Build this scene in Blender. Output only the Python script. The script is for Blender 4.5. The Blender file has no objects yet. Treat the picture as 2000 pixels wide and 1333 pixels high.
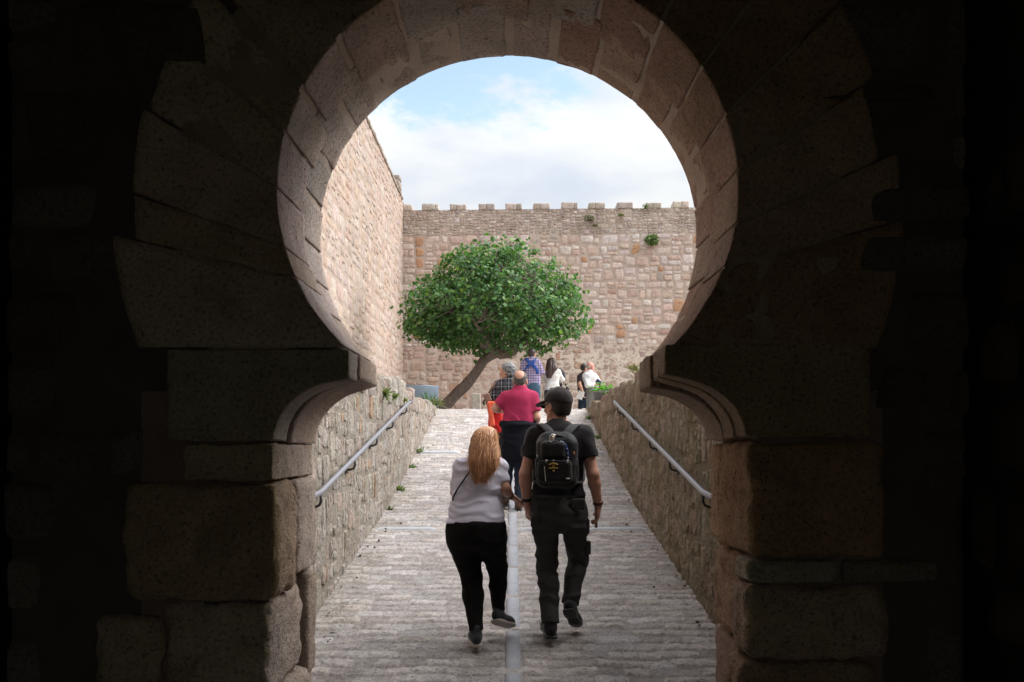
import bpy, math, random
import numpy as np
from mathutils import Vector, Matrix

# ------------------------------------------------------------------ camera, world, sun, exposure
scene = bpy.context.scene
COL = scene.collection
EYE = 1.6
F = 1944.0                       # focal length in pixels of the 2000 px wide photograph (35 mm on a 36 mm frame)
cam_d = bpy.data.cameras.new("camera")
cam_d.lens = 35.0
cam_d.sensor_width = 36.0
cam_d.shift_y = 0.1018
cam_d.clip_start = 0.05
cam_d.clip_end = 2000
cam = bpy.data.objects.new("camera", cam_d)
cam.location = (0, 0, EYE)
cam.rotation_euler = (math.pi / 2, 0, 0)
COL.objects.link(cam)
scene.camera = cam

SUN_EL, SUN_AZ = math.radians(43), math.radians(84)     # azimuth clockwise from +Y: soft light through the cloud from the right, beyond the gate
world = bpy.data.worlds.new("World")
scene.world = world
world.use_nodes = True
wn, wl = world.node_tree.nodes, world.node_tree.links
wn.clear()


def N(nodes, t, **kw):
    n = nodes.new(t)
    for k, v in kw.items():
        if hasattr(n, k) and k not in ("inputs",):
            setattr(n, k, v)
    return n


def build_world():
    out = N(wn, "ShaderNodeOutputWorld")
    bg = N(wn, "ShaderNodeBackground")
    bg.inputs["Strength"].default_value = 0.1
    sky = N(wn, "ShaderNodeTexSky", sky_type="NISHITA")
    sky.sun_disc = False
    sky.sun_elevation = SUN_EL
    sky.sun_rotation = SUN_AZ
    sky.air_density = 1.0
    sky.dust_density = 0.4
    sky.ozone_density = 1.5
    tc = N(wn, "ShaderNodeTexCoord")
    # stretch so that clouds lie flat like a layer
    mp = N(wn, "ShaderNodeMapping")
    mp.inputs["Scale"].default_value = (1.0, 1.0, 2.2)
    wl.new(tc.outputs["Generated"], mp.inputs["Vector"])
    n1 = N(wn, "ShaderNodeTexNoise")
    n1.inputs["Scale"].default_value = 6.0
    n1.inputs["Detail"].default_value = 9
    n1.inputs["Roughness"].default_value = 0.62
    wl.new(mp.outputs["Vector"], n1.inputs["Vector"])
    # the gap in the cloud layer, upper left of the arch opening
    d = N(wn, "ShaderNodeVectorMath", operation="SUBTRACT")
    wl.new(tc.outputs["Generated"], d.inputs[0])
    d.inputs[1].default_value = (-0.072, 0.94, 0.356)
    ds = N(wn, "ShaderNodeVectorMath", operation="MULTIPLY")
    wl.new(d.outputs[0], ds.inputs[0])
    ds.inputs[1].default_value = (0.8, 0.5, 2.3)
    ln = N(wn, "ShaderNodeVectorMath", operation="LENGTH")
    wl.new(ds.outputs[0], ln.inputs[0])
    # value = dist*6 + (noise-.5)*2.2
    m1 = N(wn, "ShaderNodeMath", operation="MULTIPLY_ADD")
    wl.new(n1.outputs["Fac"], m1.inputs[0])
    m1.inputs[1].default_value = 2.6
    m1.inputs[2].default_value = -1.74
    m2 = N(wn, "ShaderNodeMath", operation="MULTIPLY_ADD")
    wl.new(ln.outputs["Value"], m2.inputs[0])
    m2.inputs[1].default_value = 6.2
    wl.new(m1.outputs[0], m2.inputs[2])
    rg = N(wn, "ShaderNodeMapRange", interpolation_type="SMOOTHSTEP")
    rg.inputs["From Min"].default_value = -0.05
    rg.inputs["From Max"].default_value = 0.30
    wl.new(m2.outputs[0], rg.inputs["Value"])
    # grey-blue cloud bodies
    n2 = N(wn, "ShaderNodeTexNoise")
    n2.inputs["Scale"].default_value = 5.0
    n2.inputs["Detail"].default_value = 5
    n2.inputs["Roughness"].default_value = 0.5
    mp2 = N(wn, "ShaderNodeMapping")
    mp2.inputs["Location"].default_value = (3.3, 1.2, 0.4)
    mp2.inputs["Scale"].default_value = (1.0, 1.0, 2.6)
    wl.new(tc.outputs["Generated"], mp2.inputs["Vector"])
    wl.new(mp2.outputs["Vector"], n2.inputs["Vector"])
    # a greyer bank low on the left
    gd = N(wn, "ShaderNodeVectorMath", operation="SUBTRACT")
    wl.new(tc.outputs["Generated"], gd.inputs[0])
    gd.inputs[1].default_value = (-0.065, 0.96, 0.268)
    gs = N(wn, "ShaderNodeVectorMath", operation="MULTIPLY")
    wl.new(gd.outputs[0], gs.inputs[0])
    gs.inputs[1].default_value = (0.9, 0.5, 1.9)
    gl = N(wn, "ShaderNodeVectorMath", operation="LENGTH")
    wl.new(gs.outputs[0], gl.inputs[0])
    gb = N(wn, "ShaderNodeMapRange", interpolation_type="SMOOTHSTEP")
    gb.inputs["From Min"].default_value = 0.0
    gb.inputs["From Max"].default_value = 0.13
    gb.inputs["To Min"].default_value = 0.16
    gb.inputs["To Max"].default_value = 0.0
    wl.new(gl.outputs["Value"], gb.inputs["Value"])
    ga = N(wn, "ShaderNodeMath", operation="ADD")
    wl.new(gb.outputs[0], ga.inputs[0])
    wl.new(n2.outputs["Fac"], ga.inputs[1])
    rg2 = N(wn, "ShaderNodeMapRange", interpolation_type="SMOOTHSTEP")
    rg2.inputs["From Min"].default_value = 0.40
    rg2.inputs["From Max"].default_value = 0.72
    wl.new(ga.outputs[0], rg2.inputs["Value"])
    cm = N(wn, "ShaderNodeMix", data_type="RGBA")
    cm.inputs["A"].default_value = (1.52, 1.54, 1.53, 1)
    cm.inputs["B"].default_value = (1.10, 1.21, 1.38, 1)
    wl.new(rg2.outputs[0], cm.inputs["Factor"])
    sm = N(wn, "ShaderNodeMix", data_type="RGBA", blend_type="MULTIPLY")
    sm.inputs["Factor"].default_value = 1.0
    sm.inputs["B"].default_value = (0.56, 0.49, 0.40, 1)
    wl.new(sky.outputs[0], sm.inputs["A"])
    # an overcast sky is brighter overhead than near the horizon
    sz = N(wn, "ShaderNodeSeparateXYZ")
    wl.new(tc.outputs["Generated"], sz.inputs[0])
    br = N(wn, "ShaderNodeMapRange")
    br.inputs["From Min"].default_value = 0.0
    br.inputs["From Max"].default_value = 1.0
    br.inputs["To Min"].default_value = 0.72
    br.inputs["To Max"].default_value = 1.95
    wl.new(sz.outputs[2], br.inputs["Value"])
    cs = N(wn, "ShaderNodeVectorMath", operation="SCALE")
    wl.new(cm.outputs["Result"], cs.inputs[0])
    wl.new(br.outputs[0], cs.inputs["Scale"])
    mx = N(wn, "ShaderNodeMix", data_type="RGBA")
    wl.new(rg.outputs[0], mx.inputs["Factor"])
    wl.new(sm.outputs["Result"], mx.inputs["A"])
    wl.new(cs.outputs[0], mx.inputs["B"])
    wl.new(mx.outputs["Result"], bg.inputs["Color"])
    wl.new(bg.outputs[0], out.inputs["Surface"])


build_world()
sun_d = bpy.data.lights.new("sun", "SUN")
sun_d.energy = 0.9
sun_d.angle = math.radians(55)
sun_d.color = (1.0, 0.97, 0.93)
sun = bpy.data.objects.new("sun", sun_d)
sv = Vector((math.sin(SUN_AZ) * math.cos(SUN_EL), math.cos(SUN_AZ) * math.cos(SUN_EL), math.sin(SUN_EL)))
sun.rotation_euler = (-sv).to_track_quat("-Z", "Y").to_euler()
sun.location = (6, -4, 20)
COL.objects.link(sun)
scene.view_settings.view_transform = "Standard"
scene.view_settings.look = "None"
scene.view_settings.gamma = 1
scene.view_settings.exposure = 2.68
scene.cycles.use_denoising = True
scene.cycles.max_bounces = 10
scene.cycles.diffuse_bounces = 8

rng = np.random.default_rng(7)
random.seed(7)


# ------------------------------------------------------------------ numpy helpers
def hash01(ix, iy, iz, seed):
    h = (ix.astype(np.int64) * 374761393 + iy.astype(np.int64) * 668265263 + iz.astype(np.int64) * 1274126177 + seed * 974634777) & 0xFFFFFFFF
    h = ((h ^ (h >> 13)) * 1103515245) & 0xFFFFFFFF
    h = ((h ^ (h >> 16)) * 2246822519) & 0xFFFFFFFF
    h = h ^ (h >> 15)
    return (h & 0xFFFFFF).astype(np.float64) / float(0xFFFFFF)


def vnoise(P, seed=0):
    P = np.asarray(P, dtype=np.float64)
    I = np.floor(P)
    f = P - I
    f = f * f * (3 - 2 * f)
    ix, iy, iz = (I[..., k].astype(np.int64) for k in range(3))
    fx, fy, fz = f[..., 0], f[..., 1], f[..., 2]
    r = 0
    for dx in (0, 1):
        wx = fx if dx else 1 - fx
        for dy in (0, 1):
            wy = fy if dy else 1 - fy
            for dz in (0, 1):
                wz = fz if dz else 1 - fz
                r = r + wx * wy * wz * hash01(ix + dx, iy + dy, iz + dz, seed)
    return r * 2 - 1


def fbm(P, seed=0, octv=3, gain=0.5):
    P = np.asarray(P, dtype=np.float64)
    a, s, r = 1.0, 1.0, 0
    for o in range(octv):
        r = r + a * vnoise(P * s + o * 17.3, seed + o)
        a *= gain
        s *= 2.03
    return r


def pchip(xk, yk, x):
    xk, yk = np.asarray(xk, float), np.asarray(yk, float)
    h = np.diff(xk)
    dl = np.diff(yk) / h
    m = np.zeros_like(yk)
    for i in range(1, len(xk) - 1):
        if dl[i - 1] * dl[i] > 0:
            w1, w2 = 2 * h[i] + h[i - 1], h[i] + 2 * h[i - 1]
            m[i] = (w1 + w2) / (w1 / dl[i - 1] + w2 / dl[i])
    m[0], m[-1] = dl[0], dl[-1]
    x = np.clip(np.asarray(x, float), xk[0], xk[-1])
    i = np.clip(np.searchsorted(xk, x) - 1, 0, len(h) - 1)
    t = (x - xk[i]) / h[i]
    return ((2 * t**3 - 3 * t**2 + 1) * yk[i] + (t**3 - 2 * t**2 + t) * h[i] * m[i]
            + (-2 * t**3 + 3 * t**2) * yk[i + 1] + (t**3 - t**2) * h[i] * m[i + 1])


def mesh_obj(name, V, Fc, mat, parent=None, col=None, smooth=True, loc=None):
    """V (n,3); Fc list of int arrays (k,3)/(k,4) or one such array; col (n,3) linear colours"""
    if not isinstance(Fc, (list, tuple)):
        Fc = [Fc]
    V = np.asarray(V, dtype=np.float64)
    if loc is not None:
        V = V - np.asarray(loc)
    me = bpy.data.meshes.new(name)
    me.vertices.add(len(V))
    me.vertices.foreach_set("co", V.astype(np.float32).ravel())
    loops, starts, totals, s = [], [], [], 0
    for f in Fc:
        f = np.asarray(f, dtype=np.int32)
        if f.size == 0:
            continue
        k = f.shape[1]
        loops.append(f.ravel())
        starts.append(s + np.arange(len(f), dtype=np.int32) * k)
        totals.append(np.full(len(f), k, dtype=np.int32))
        s += f.size
    loops, starts, totals = np.concatenate(loops), np.concatenate(starts), np.concatenate(totals)
    me.loops.add(len(loops))
    me.loops.foreach_set("vertex_index", loops)
    me.polygons.add(len(starts))
    me.polygons.foreach_set("loop_start", starts)
    me.polygons.foreach_set("loop_total", totals)
    me.update(calc_edges=True)
    me.validate()
    if col is not None:
        at = me.color_attributes.new("Col", "FLOAT_COLOR", "POINT")
        c4 = np.ones((len(V), 4), dtype=np.float32)
        c4[:, :3] = col
        at.data.foreach_set("color", c4.ravel())
    if smooth:
        me.polygons.foreach_set("use_smooth", np.ones(len(me.polygons), dtype=bool))
    if mat is not None:
        me.materials.append(mat)
    o = bpy.data.objects.new(name, me)
    COL.objects.link(o)
    if parent is not None:
        o.parent = parent
    return o


class MB:
    """collects pieces into one mesh"""
    def __init__(self):
        self.v, self.f, self.c, self.n = [], {3: [], 4: []}, [], 0

    def add(self, V, Fc, col=(0.5, 0.5, 0.5)):
        V = np.asarray(V, float)
        for f in (Fc if isinstance(Fc, (list, tuple)) else [Fc]):
            f = np.asarray(f)
            if f.size:
                self.f[f.shape[1]].append(f + self.n)
        self.v.append(V)
        c = np.asarray(col, float)
        self.c.append(np.broadcast_to(c, (len(V), 3)))
        self.n += len(V)

    def build(self, name, mat, parent=None, smooth=True, loc=None):
        Fc = [np.concatenate(self.f[k]) for k in (3, 4) if self.f[k]]
        return mesh_obj(name, np.concatenate(self.v), Fc, mat, parent, np.concatenate(self.c), smooth, loc)


def grid_faces(n, m, base=0):
    i, j = np.meshgrid(np.arange(n - 1), np.arange(m - 1), indexing="ij")
    a = (i * m + j).ravel() + base
    return np.stack([a, a + m, a + m + 1, a + 1], 1)


def tube(path, radii, ns=8, caps=True, rough=0, seed=0):
    path = np.asarray(path, float)
    n = len(path)
    radii = np.broadcast_to(np.asarray(radii, float), (n,))
    T = np.gradient(path, axis=0)
    T /= np.linalg.norm(T, axis=1)[:, None] + 1e-9
    up = np.array([0, 0, 1.0]) if abs(T[0][2]) < 0.9 else np.array([1.0, 0, 0])
    A = np.cross(T[0], up)
    A /= np.linalg.norm(A)
    V = []
    for k in range(n):
        A = A - T[k] * A.dot(T[k])
        A /= np.linalg.norm(A) + 1e-9
        B = np.cross(T[k], A)
        ang = np.arange(ns) / ns * 2 * math.pi
        V.append(path[k] + radii[k] * (np.cos(ang)[:, None] * A + np.sin(ang)[:, None] * B))
    V = np.concatenate(V)
    if rough:
        ctr = np.repeat(path, ns, 0)
        q = fbm(V * 6, seed, 2)
        V = ctr + (V - ctr) * (1 + rough * q)[:, None]
    i, j = np.meshgrid(np.arange(n - 1), np.arange(ns), indexing="ij")
    a, b = (i * ns + j).ravel(), (i * ns + (j + 1) % ns).ravel()
    Fq = np.stack([a, b, b + ns, a + ns], 1)
    Ft = np.zeros((0, 3), int)
    if caps:
        V = np.concatenate([V, path[:1], path[-1:]])
        c0, c1 = n * ns, n * ns + 1
        j = np.arange(ns)
        Ft = np.concatenate([np.stack([np.full(ns, c0), (j + 1) % ns, j], 1),
                             np.stack([np.full(ns, c1), (n - 1) * ns + j, (n - 1) * ns + (j + 1) % ns], 1)])
    return V, [Fq, Ft]


def block(mapping, dims, res=(8, 8, 8), r=0.02, amp=0.006, seed=0, nscale=11.0):
    """rounded, roughened stone in unit space, mapped to the world by mapping(u (n,3)) -> (n,3)"""
    nx, ny, nz = res
    I, J, K = np.meshgrid(np.arange(nx + 1), np.arange(ny + 1), np.arange(nz + 1), indexing="ij")
    surf = (I == 0) | (I == nx) | (J == 0) | (J == ny) | (K == 0) | (K == nz)
    idx = np.full(I.shape, -1)
    idx[surf] = np.arange(surf.sum())
    U = np.stack([I[surf] / nx, J[surf] / ny, K[surf] / nz], 1)
    U = 0.45 * U + 0.55 * (0.5 - 0.5 * np.cos(np.pi * U))
    dims = np.asarray(dims, float)
    half = dims / 2
    rr = min(r, half.min() * 0.9)
    p = (U - 0.5) * dims
    core = np.clip(p, -(half - rr), half - rr)
    dl = p - core
    L = np.linalg.norm(dl, axis=1)[:, None] + 1e-9
    nrm = dl / L
    p = core + nrm * rr
    w = mapping(p / dims + 0.5)
    q = fbm(w * nscale, seed, 4, 0.55)
    p = p + nrm * (amp * q)[:, None]
    V = mapping(p / dims + 0.5)
    Fs = []
    def quad(a, b, c, d):
        Fs.append(np.stack([a.ravel(), b.ravel(), c.ravel(), d.ravel()], 1))
    quad(idx[0, :-1, :-1], idx[0, :-1, 1:], idx[0, 1:, 1:], idx[0, 1:, :-1])
    quad(idx[nx, :-1, :-1], idx[nx, 1:, :-1], idx[nx, 1:, 1:], idx[nx, :-1, 1:])
    quad(idx[:-1, 0, :-1], idx[1:, 0, :-1], idx[1:, 0, 1:], idx[:-1, 0, 1:])
    quad(idx[:-1, ny, :-1], idx[:-1, ny, 1:], idx[1:, ny, 1:], idx[1:, ny, :-1])
    quad(idx[:-1, :-1, 0], idx[:-1, 1:, 0], idx[1:, 1:, 0], idx[1:, :-1, 0])
    quad(idx[:-1, :-1, nz], idx[1:, :-1, nz], idx[1:, 1:, nz], idx[:-1, 1:, nz])
    return V, np.concatenate(Fs)


def box_map(x0, x1, y0, y1, z0, z1):
    lo, sz = np.array([x0, y0, z0]), np.array([x1 - x0, y1 - y0, z1 - z0])
    return lambda u: lo + u * sz


def tag(o, label=None, cat=None, group=None, kind=None):
    if label:
        o["label"] = label
    if cat:
        o["category"] = cat
    if group:
        o["group"] = group
    if kind:
        o["kind"] = kind
    return o


def empty(name, loc, label, cat, group=None):
    o = bpy.data.objects.new(name, None)
    o.location = loc
    o.empty_display_size = 0.2
    COL.objects.link(o)
    return tag(o, label, cat, group)


def PX(px, py, d):
    """where a thing d metres in front of the viewpoint stands, measured off the photograph"""
    return np.array([(px - 1000.0) / F * d, d, EYE + (870.0 - py) / F * d])


RD = [-40, 4.0, 5.0, 6.2, 7.1, 8.5, 10, 11.86, 13.8, 16, 18, 19.6, 20.4, 21.2, 22.5, 24, 60]
RZ = [0, 0.0, 0.015, 0.125, 0.235, 0.405, 0.60, 0.83, 1.16, 1.56, 1.94, 2.255, 2.33, 2.29, 2.12, 2.05, 2.05]


def ramp_z(y):
    return pchip(RD, RZ, y)


# ------------------------------------------------------------------ materials
def new_mat(name):
    m = bpy.data.materials.new(name)
    m.use_nodes = True
    nt = m.node_tree
    return m, nt.nodes, nt.links, nt.nodes["Principled BSDF"]


def noise_node(ns, ls, vec, scale, detail=4, rough=0.55):
    n = ns.new("ShaderNodeTexNoise")
    n.inputs["Scale"].default_value = scale
    n.inputs["Detail"].default_value = detail
    n.inputs["Roughness"].default_value = rough
    ls.new(vec, n.inputs["Vector"])
    return n


def ramp_node(ns, ls, fac, stops):
    r = ns.new("ShaderNodeValToRGB")
    el = r.color_ramp.elements
    while len(el) < len(stops):
        el.new(0.5)
    for e, (p, c) in zip(el, stops):
        e.position = p
        e.color = (c[0], c[1], c[2], 1) if isinstance(c, (tuple, list)) else (c, c, c, 1)
    ls.new(fac, r.inputs[0])
    return r


def mixc(ns, ls, a, b, fac, mode="MIX"):
    m = ns.new("ShaderNodeMix")
    m.data_type = "RGBA"
    m.blend_type = mode
    for sock, v in (("A", a), ("B", b), ("Factor", fac)):
        if isinstance(v, (int, float)):
            m.inputs[sock].default_value = v if sock == "Factor" else (v, v, v, 1)
        elif isinstance(v, (tuple, list)):
            m.inputs[sock].default_value = (v[0], v[1], v[2], 1)
        else:
            ls.new(v, m.inputs[sock])
    return m.outputs["Result"]


def stone_mat(name, speck=60.0, speck_amt=0.55, stain=1.2, stain_col=(0.55, 0.5, 0.42), stain_amt=0.5, bump=0.5, bdist=0.012,
              moss=0.0, moss_col=(0.13, 0.14, 0.06), streak=0.0, fine=170.0):
    m, ns, ls, bs = new_mat(name)
    geo = ns.new("ShaderNodeTexCoord")
    vec = geo.outputs["Object"]
    at = ns.new("ShaderNodeVertexColor")
    at.layer_name = "Col"
    n_sp = noise_node(ns, ls, vec, speck, 4, 0.65)
    sp = ramp_node(ns, ls, n_sp.outputs["Fac"], [(0.3, 1 - speck_amt), (0.46, 0.92), (0.62, 1.05), (0.8, 1.25)])
    c = mixc(ns, ls, at.outputs["Color"], sp.outputs[0], 1.0, "MULTIPLY")
    n_md = noise_node(ns, ls, vec, 5.0, 5, 0.6)
    md = ramp_node(ns, ls, n_md.outputs["Fac"], [(0.25, 0.72), (0.5, 1.0), (0.75, 1.18)])
    c = mixc(ns, ls, c, md.outputs[0], 0.85, "MULTIPLY")
    n_st = noise_node(ns, ls, vec, stain, 6, 0.62)
    st = ramp_node(ns, ls, n_st.outputs["Fac"], [(0.45, 0.0), (0.68, 1.0)])
    f = ns.new("ShaderNodeMath")
    f.operation = "MULTIPLY"
    ls.new(st.outputs[0], f.inputs[0])
    f.inputs[1].default_value = stain_amt
    c2 = mixc(ns, ls, c, stain_col, 1.0, "MULTIPLY")
    c = mixc(ns, ls, c, c2, f.outputs[0])
    if streak:
        mp = ns.new("ShaderNodeMapping")
        mp.inputs["Scale"].default_value = (3.0, 3.0, 0.25)
        ls.new(vec, mp.inputs["Vector"])
        n_k = noise_node(ns, ls, mp.outputs[0], 2.2, 5, 0.65)
        k = ramp_node(ns, ls, n_k.outputs["Fac"], [(0.5, 0.0), (0.72, streak)])
        c = mixc(ns, ls, c, (0.12, 0.105, 0.07), k.outputs[0])
    if moss:
        n_m = noise_node(ns, ls, vec, 2.6, 7, 0.7)
        k = ramp_node(ns, ls, n_m.outputs["Fac"], [(0.5, 0.0), (0.66, moss)])
        c = mixc(ns, ls, c, moss_col, k.outputs[0])
    ls.new(c, bs.inputs["Base Color"])
    bs.inputs["Roughness"].default_value = 0.93
    bs.inputs["Specular IOR Level"].default_value = 0.25
    nb = noise_node(ns, ls, vec, speck * 0.8, 6, 0.7)
    nb2 = noise_node(ns, ls, vec, fine, 2, 0.5)
    ad = ns.new("ShaderNodeMath")
    ad.operation = "MULTIPLY_ADD"
    ls.new(nb2.outputs["Fac"], ad.inputs[0])
    ad.inputs[1].default_value = 0.4
    ls.new(nb.outputs["Fac"], ad.inputs[2])
    bp = ns.new("ShaderNodeBump")
    bp.inputs["Strength"].default_value = bump
    bp.inputs["Distance"].default_value = bdist
    ls.new(ad.outputs[0], bp.inputs["Height"])
    ls.new(bp.outputs[0], bs.inputs["Normal"])
    return m


def plain_mat(name, col, rough=0.6, metal=0.0, var=0.15, nscale=12.0, bump=0.0, bscale=60.0, spec=0.5, sheen=0.0):
    m, ns, ls, bs = new_mat(name)
    tc = ns.new("ShaderNodeTexCoord")
    n = noise_node(ns, ls, tc.outputs["Object"], nscale, 5, 0.6)
    r = ramp_node(ns, ls, n.outputs["Fac"], [(0.25, 1 - var), (0.75, 1 + var)])
    c = mixc(ns, ls, col, r.outputs[0], 1.0, "MULTIPLY")
    ls.new(c, bs.inputs["Base Color"])
    bs.inputs["Roughness"].default_value = rough
    bs.inputs["Metallic"].default_value = metal
    bs.inputs["Specular IOR Level"].default_value = spec
    if sheen:
        bs.inputs["Sheen Weight"].default_value = sheen
    if bump:
        nb = noise_node(ns, ls, tc.outputs["Object"], bscale, 4, 0.6)
        bp = ns.new("ShaderNodeBump")
        bp.inputs["Strength"].default_value = bump
        bp.inputs["Distance"].default_value = 0.004
        ls.new(nb.outputs["Fac"], bp.inputs["Height"])
        ls.new(bp.outputs[0], bs.inputs["Normal"])
    return m


def stripe_value(ns, ls, vec, axis, freq, duty, phase=0.0):
    """1 inside a stripe of the cloth's weave"""
    sx = ns.new("ShaderNodeSeparateXYZ")
    ls.new(vec, sx.inputs[0])
    a = ns.new("ShaderNodeMath")
    a.operation = "MULTIPLY_ADD"
    ls.new(sx.outputs[axis], a.inputs[0])
    a.inputs[1].default_value = freq
    a.inputs[2].default_value = phase
    b = ns.new("ShaderNodeMath")
    b.operation = "FRACT"
    ls.new(a.outputs[0], b.inputs[0])
    c = ns.new("ShaderNodeMath")
    c.operation = "LESS_THAN"
    ls.new(b.outputs[0], c.inputs[0])
    c.inputs[1].default_value = duty
    return c.outputs[0]


def plaid_mat(name, base, layers):
    m, ns, ls, bs = new_mat(name)
    tc = ns.new("ShaderNodeTexCoord")
    c = mixc(ns, ls, base, base, 0.0)
    for (axis, freq, duty, phase, col, amt) in layers:
        s = stripe_value(ns, ls, tc.outputs["Object"], axis, freq, duty, phase)
        f = ns.new("ShaderNodeMath")
        f.operation = "MULTIPLY"
        ls.new(s, f.inputs[0])
        f.inputs[1].default_value = amt
        c = mixc(ns, ls, c, col, f.outputs[0])
    ls.new(c, bs.inputs["Base Color"])
    bs.inputs["Roughness"].default_value = 0.9
    bs.inputs["Specular IOR Level"].default_value = 0.2
    return m


def hair_mat(name, dark, light, rough=0.45):
    m, ns, ls, bs = new_mat(name)
    tc = ns.new("ShaderNodeTexCoord")
    mp = ns.new("ShaderNodeMapping")
    mp.inputs["Scale"].default_value = (1.0, 1.0, 0.03)
    ls.new(tc.outputs["Object"], mp.inputs["Vector"])
    n = noise_node(ns, ls, mp.outputs[0], 85, 3, 0.55)
    r = ramp_node(ns, ls, n.outputs["Fac"], [(0.32, dark), (0.68, light)])
    ls.new(r.outputs[0], bs.inputs["Base Color"])
    bs.inputs["Roughness"].default_value = rough
    bp = ns.new("ShaderNodeBump")
    bp.inputs["Strength"].default_value = 0.6
    bp.inputs["Distance"].default_value = 0.006
    ls.new(n.outputs["Fac"], bp.inputs["Height"])
    ls.new(bp.outputs[0], bs.inputs["Normal"])
    return m


def leaf_mat(name, hue=(1, 1, 1), rough=0.45, transl=0.3):
    m, ns, ls, bs = new_mat(name)
    at = ns.new("ShaderNodeVertexColor")
    at.layer_name = "Col"
    ls.new(at.outputs["Color"], bs.inputs["Base Color"])
    bs.inputs["Roughness"].default_value = rough
    bs.inputs["Specular IOR Level"].default_value = 0.4
    tr = ns.new("ShaderNodeBsdfTranslucent")
    br = mixc(ns, ls, at.outputs["Color"], (1.3, 1.5, 0.6), 1.0, "MULTIPLY")
    ls.new(br, tr.inputs["Color"])
    mx = ns.new("ShaderNodeMixShader")
    mx.inputs[0].default_value = transl
    out = ns["Material Output"]
    ls.new(bs.outputs[0], mx.inputs[1])
    ls.new(tr.outputs[0], mx.inputs[2])
    ls.new(mx.outputs[0], out.inputs["Surface"])
    return m


M = {}
M["gate"] = stone_mat("gate_granite", 56, 0.75, 1.6, (0.76, 0.63, 0.5), 0.55, 1.0, 0.028, moss=0.22, moss_col=(0.10, 0.10, 0.045), fine=130)
M["gate_mortar"] = stone_mat("gate_mortar", 70, 0.25, 2.0, (0.8, 0.7, 0.6), 0.5, 0.5, 0.012)
def shade(cols, k):
    return [tuple(x * k for x in c) for c in cols]


M["castle"] = stone_mat("castle_stone", 16, 0.35, 0.5, (0.90, 0.82, 0.78), 0.6, 0.6, 0.03, streak=0.16, fine=60)
M["castle_left"] = stone_mat("curtain_stone", 20, 0.35, 0.6, (0.92, 0.82, 0.75), 0.6, 0.6, 0.03, streak=0.35, fine=60)
M["castle_mortar"] = stone_mat("castle_mortar", 22, 0.3, 0.7, (0.85, 0.75, 0.62), 0.5, 0.5, 0.03, fine=60)
M["ramp_wall"] = stone_mat("retaining_stone", 34, 0.7, 1.8, (0.74, 0.68, 0.6), 0.6, 1.0, 0.04, moss=0.3, moss_col=(0.17, 0.17, 0.09), streak=0.25)
M["ramp_wall_moss"] = stone_mat("retaining_mossy_stone", 34, 0.7, 1.8, (0.7, 0.58, 0.44), 0.7, 1.0, 0.04, moss=0.8, moss_col=(0.15, 0.145, 0.07), streak=0.45)
M["paving"] = stone_mat("paving_stone", 60, 0.65, 1.3, (0.90, 0.85, 0.81), 0.4, 1.0, 0.02, moss=0.12, moss_col=(0.24, 0.22, 0.13), fine=190)
M["earth"] = stone_mat("trodden_earth", 30, 0.3, 0.8, (0.8, 0.75, 0.6), 0.5, 0.6, 0.01)
M["strip"] = stone_mat("pale_strip_stone", 90, 0.18, 2.5, (0.88, 0.88, 0.9), 0.4, 0.25, 0.004)
M["steel"] = plain_mat("brushed_steel", (0.27, 0.275, 0.31), 0.45, 0.6, 0.08, 30)
M["bracket"] = plain_mat("bracket_steel", (0.06, 0.06, 0.065), 0.5, 0.6, 0.1)
M["bark"] = stone_mat("bark", 26, 0.6, 3.0, (0.6, 0.52, 0.46), 0.7, 1.0, 0.03)
M["leaf"] = leaf_mat("fig_leaf")
M["weed"] = leaf_mat("weed_leaf", transl=0.35)
M["skin"] = plain_mat("skin", (0.50, 0.27, 0.19), 0.5, 0, 0.12, 9, 0.15, 90, 0.35)
M["skin_tan"] = plain_mat("skin_tanned", (0.52, 0.275, 0.20), 0.5, 0, 0.12, 9, 0.15, 90, 0.35)
M["skin_pink"] = plain_mat("skin_pink", (0.56, 0.26, 0.21), 0.5, 0, 0.1, 9, 0.1, 90, 0.35)
M["eye"] = plain_mat("eye", (0.25, 0.22, 0.2), 0.2, 0, 0.3, 200)
M["black"] = plain_mat("black_plastic", (0.012, 0.012, 0.014), 0.4, 0, 0.2)
M["silver"] = plain_mat("silver_metal", (0.75, 0.73, 0.7), 0.3, 0.9, 0.1)
M["gold"] = plain_mat("gold_print", (0.55, 0.36, 0.07), 0.5, 0.1, 0.15, 60)


def cloth(name, col, var=0.12, bump=0.35, sheen=0.15, rough=0.9):
    return plain_mat(name, col, rough, 0, var, 9, bump, 140, 0.2, sheen)


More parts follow.
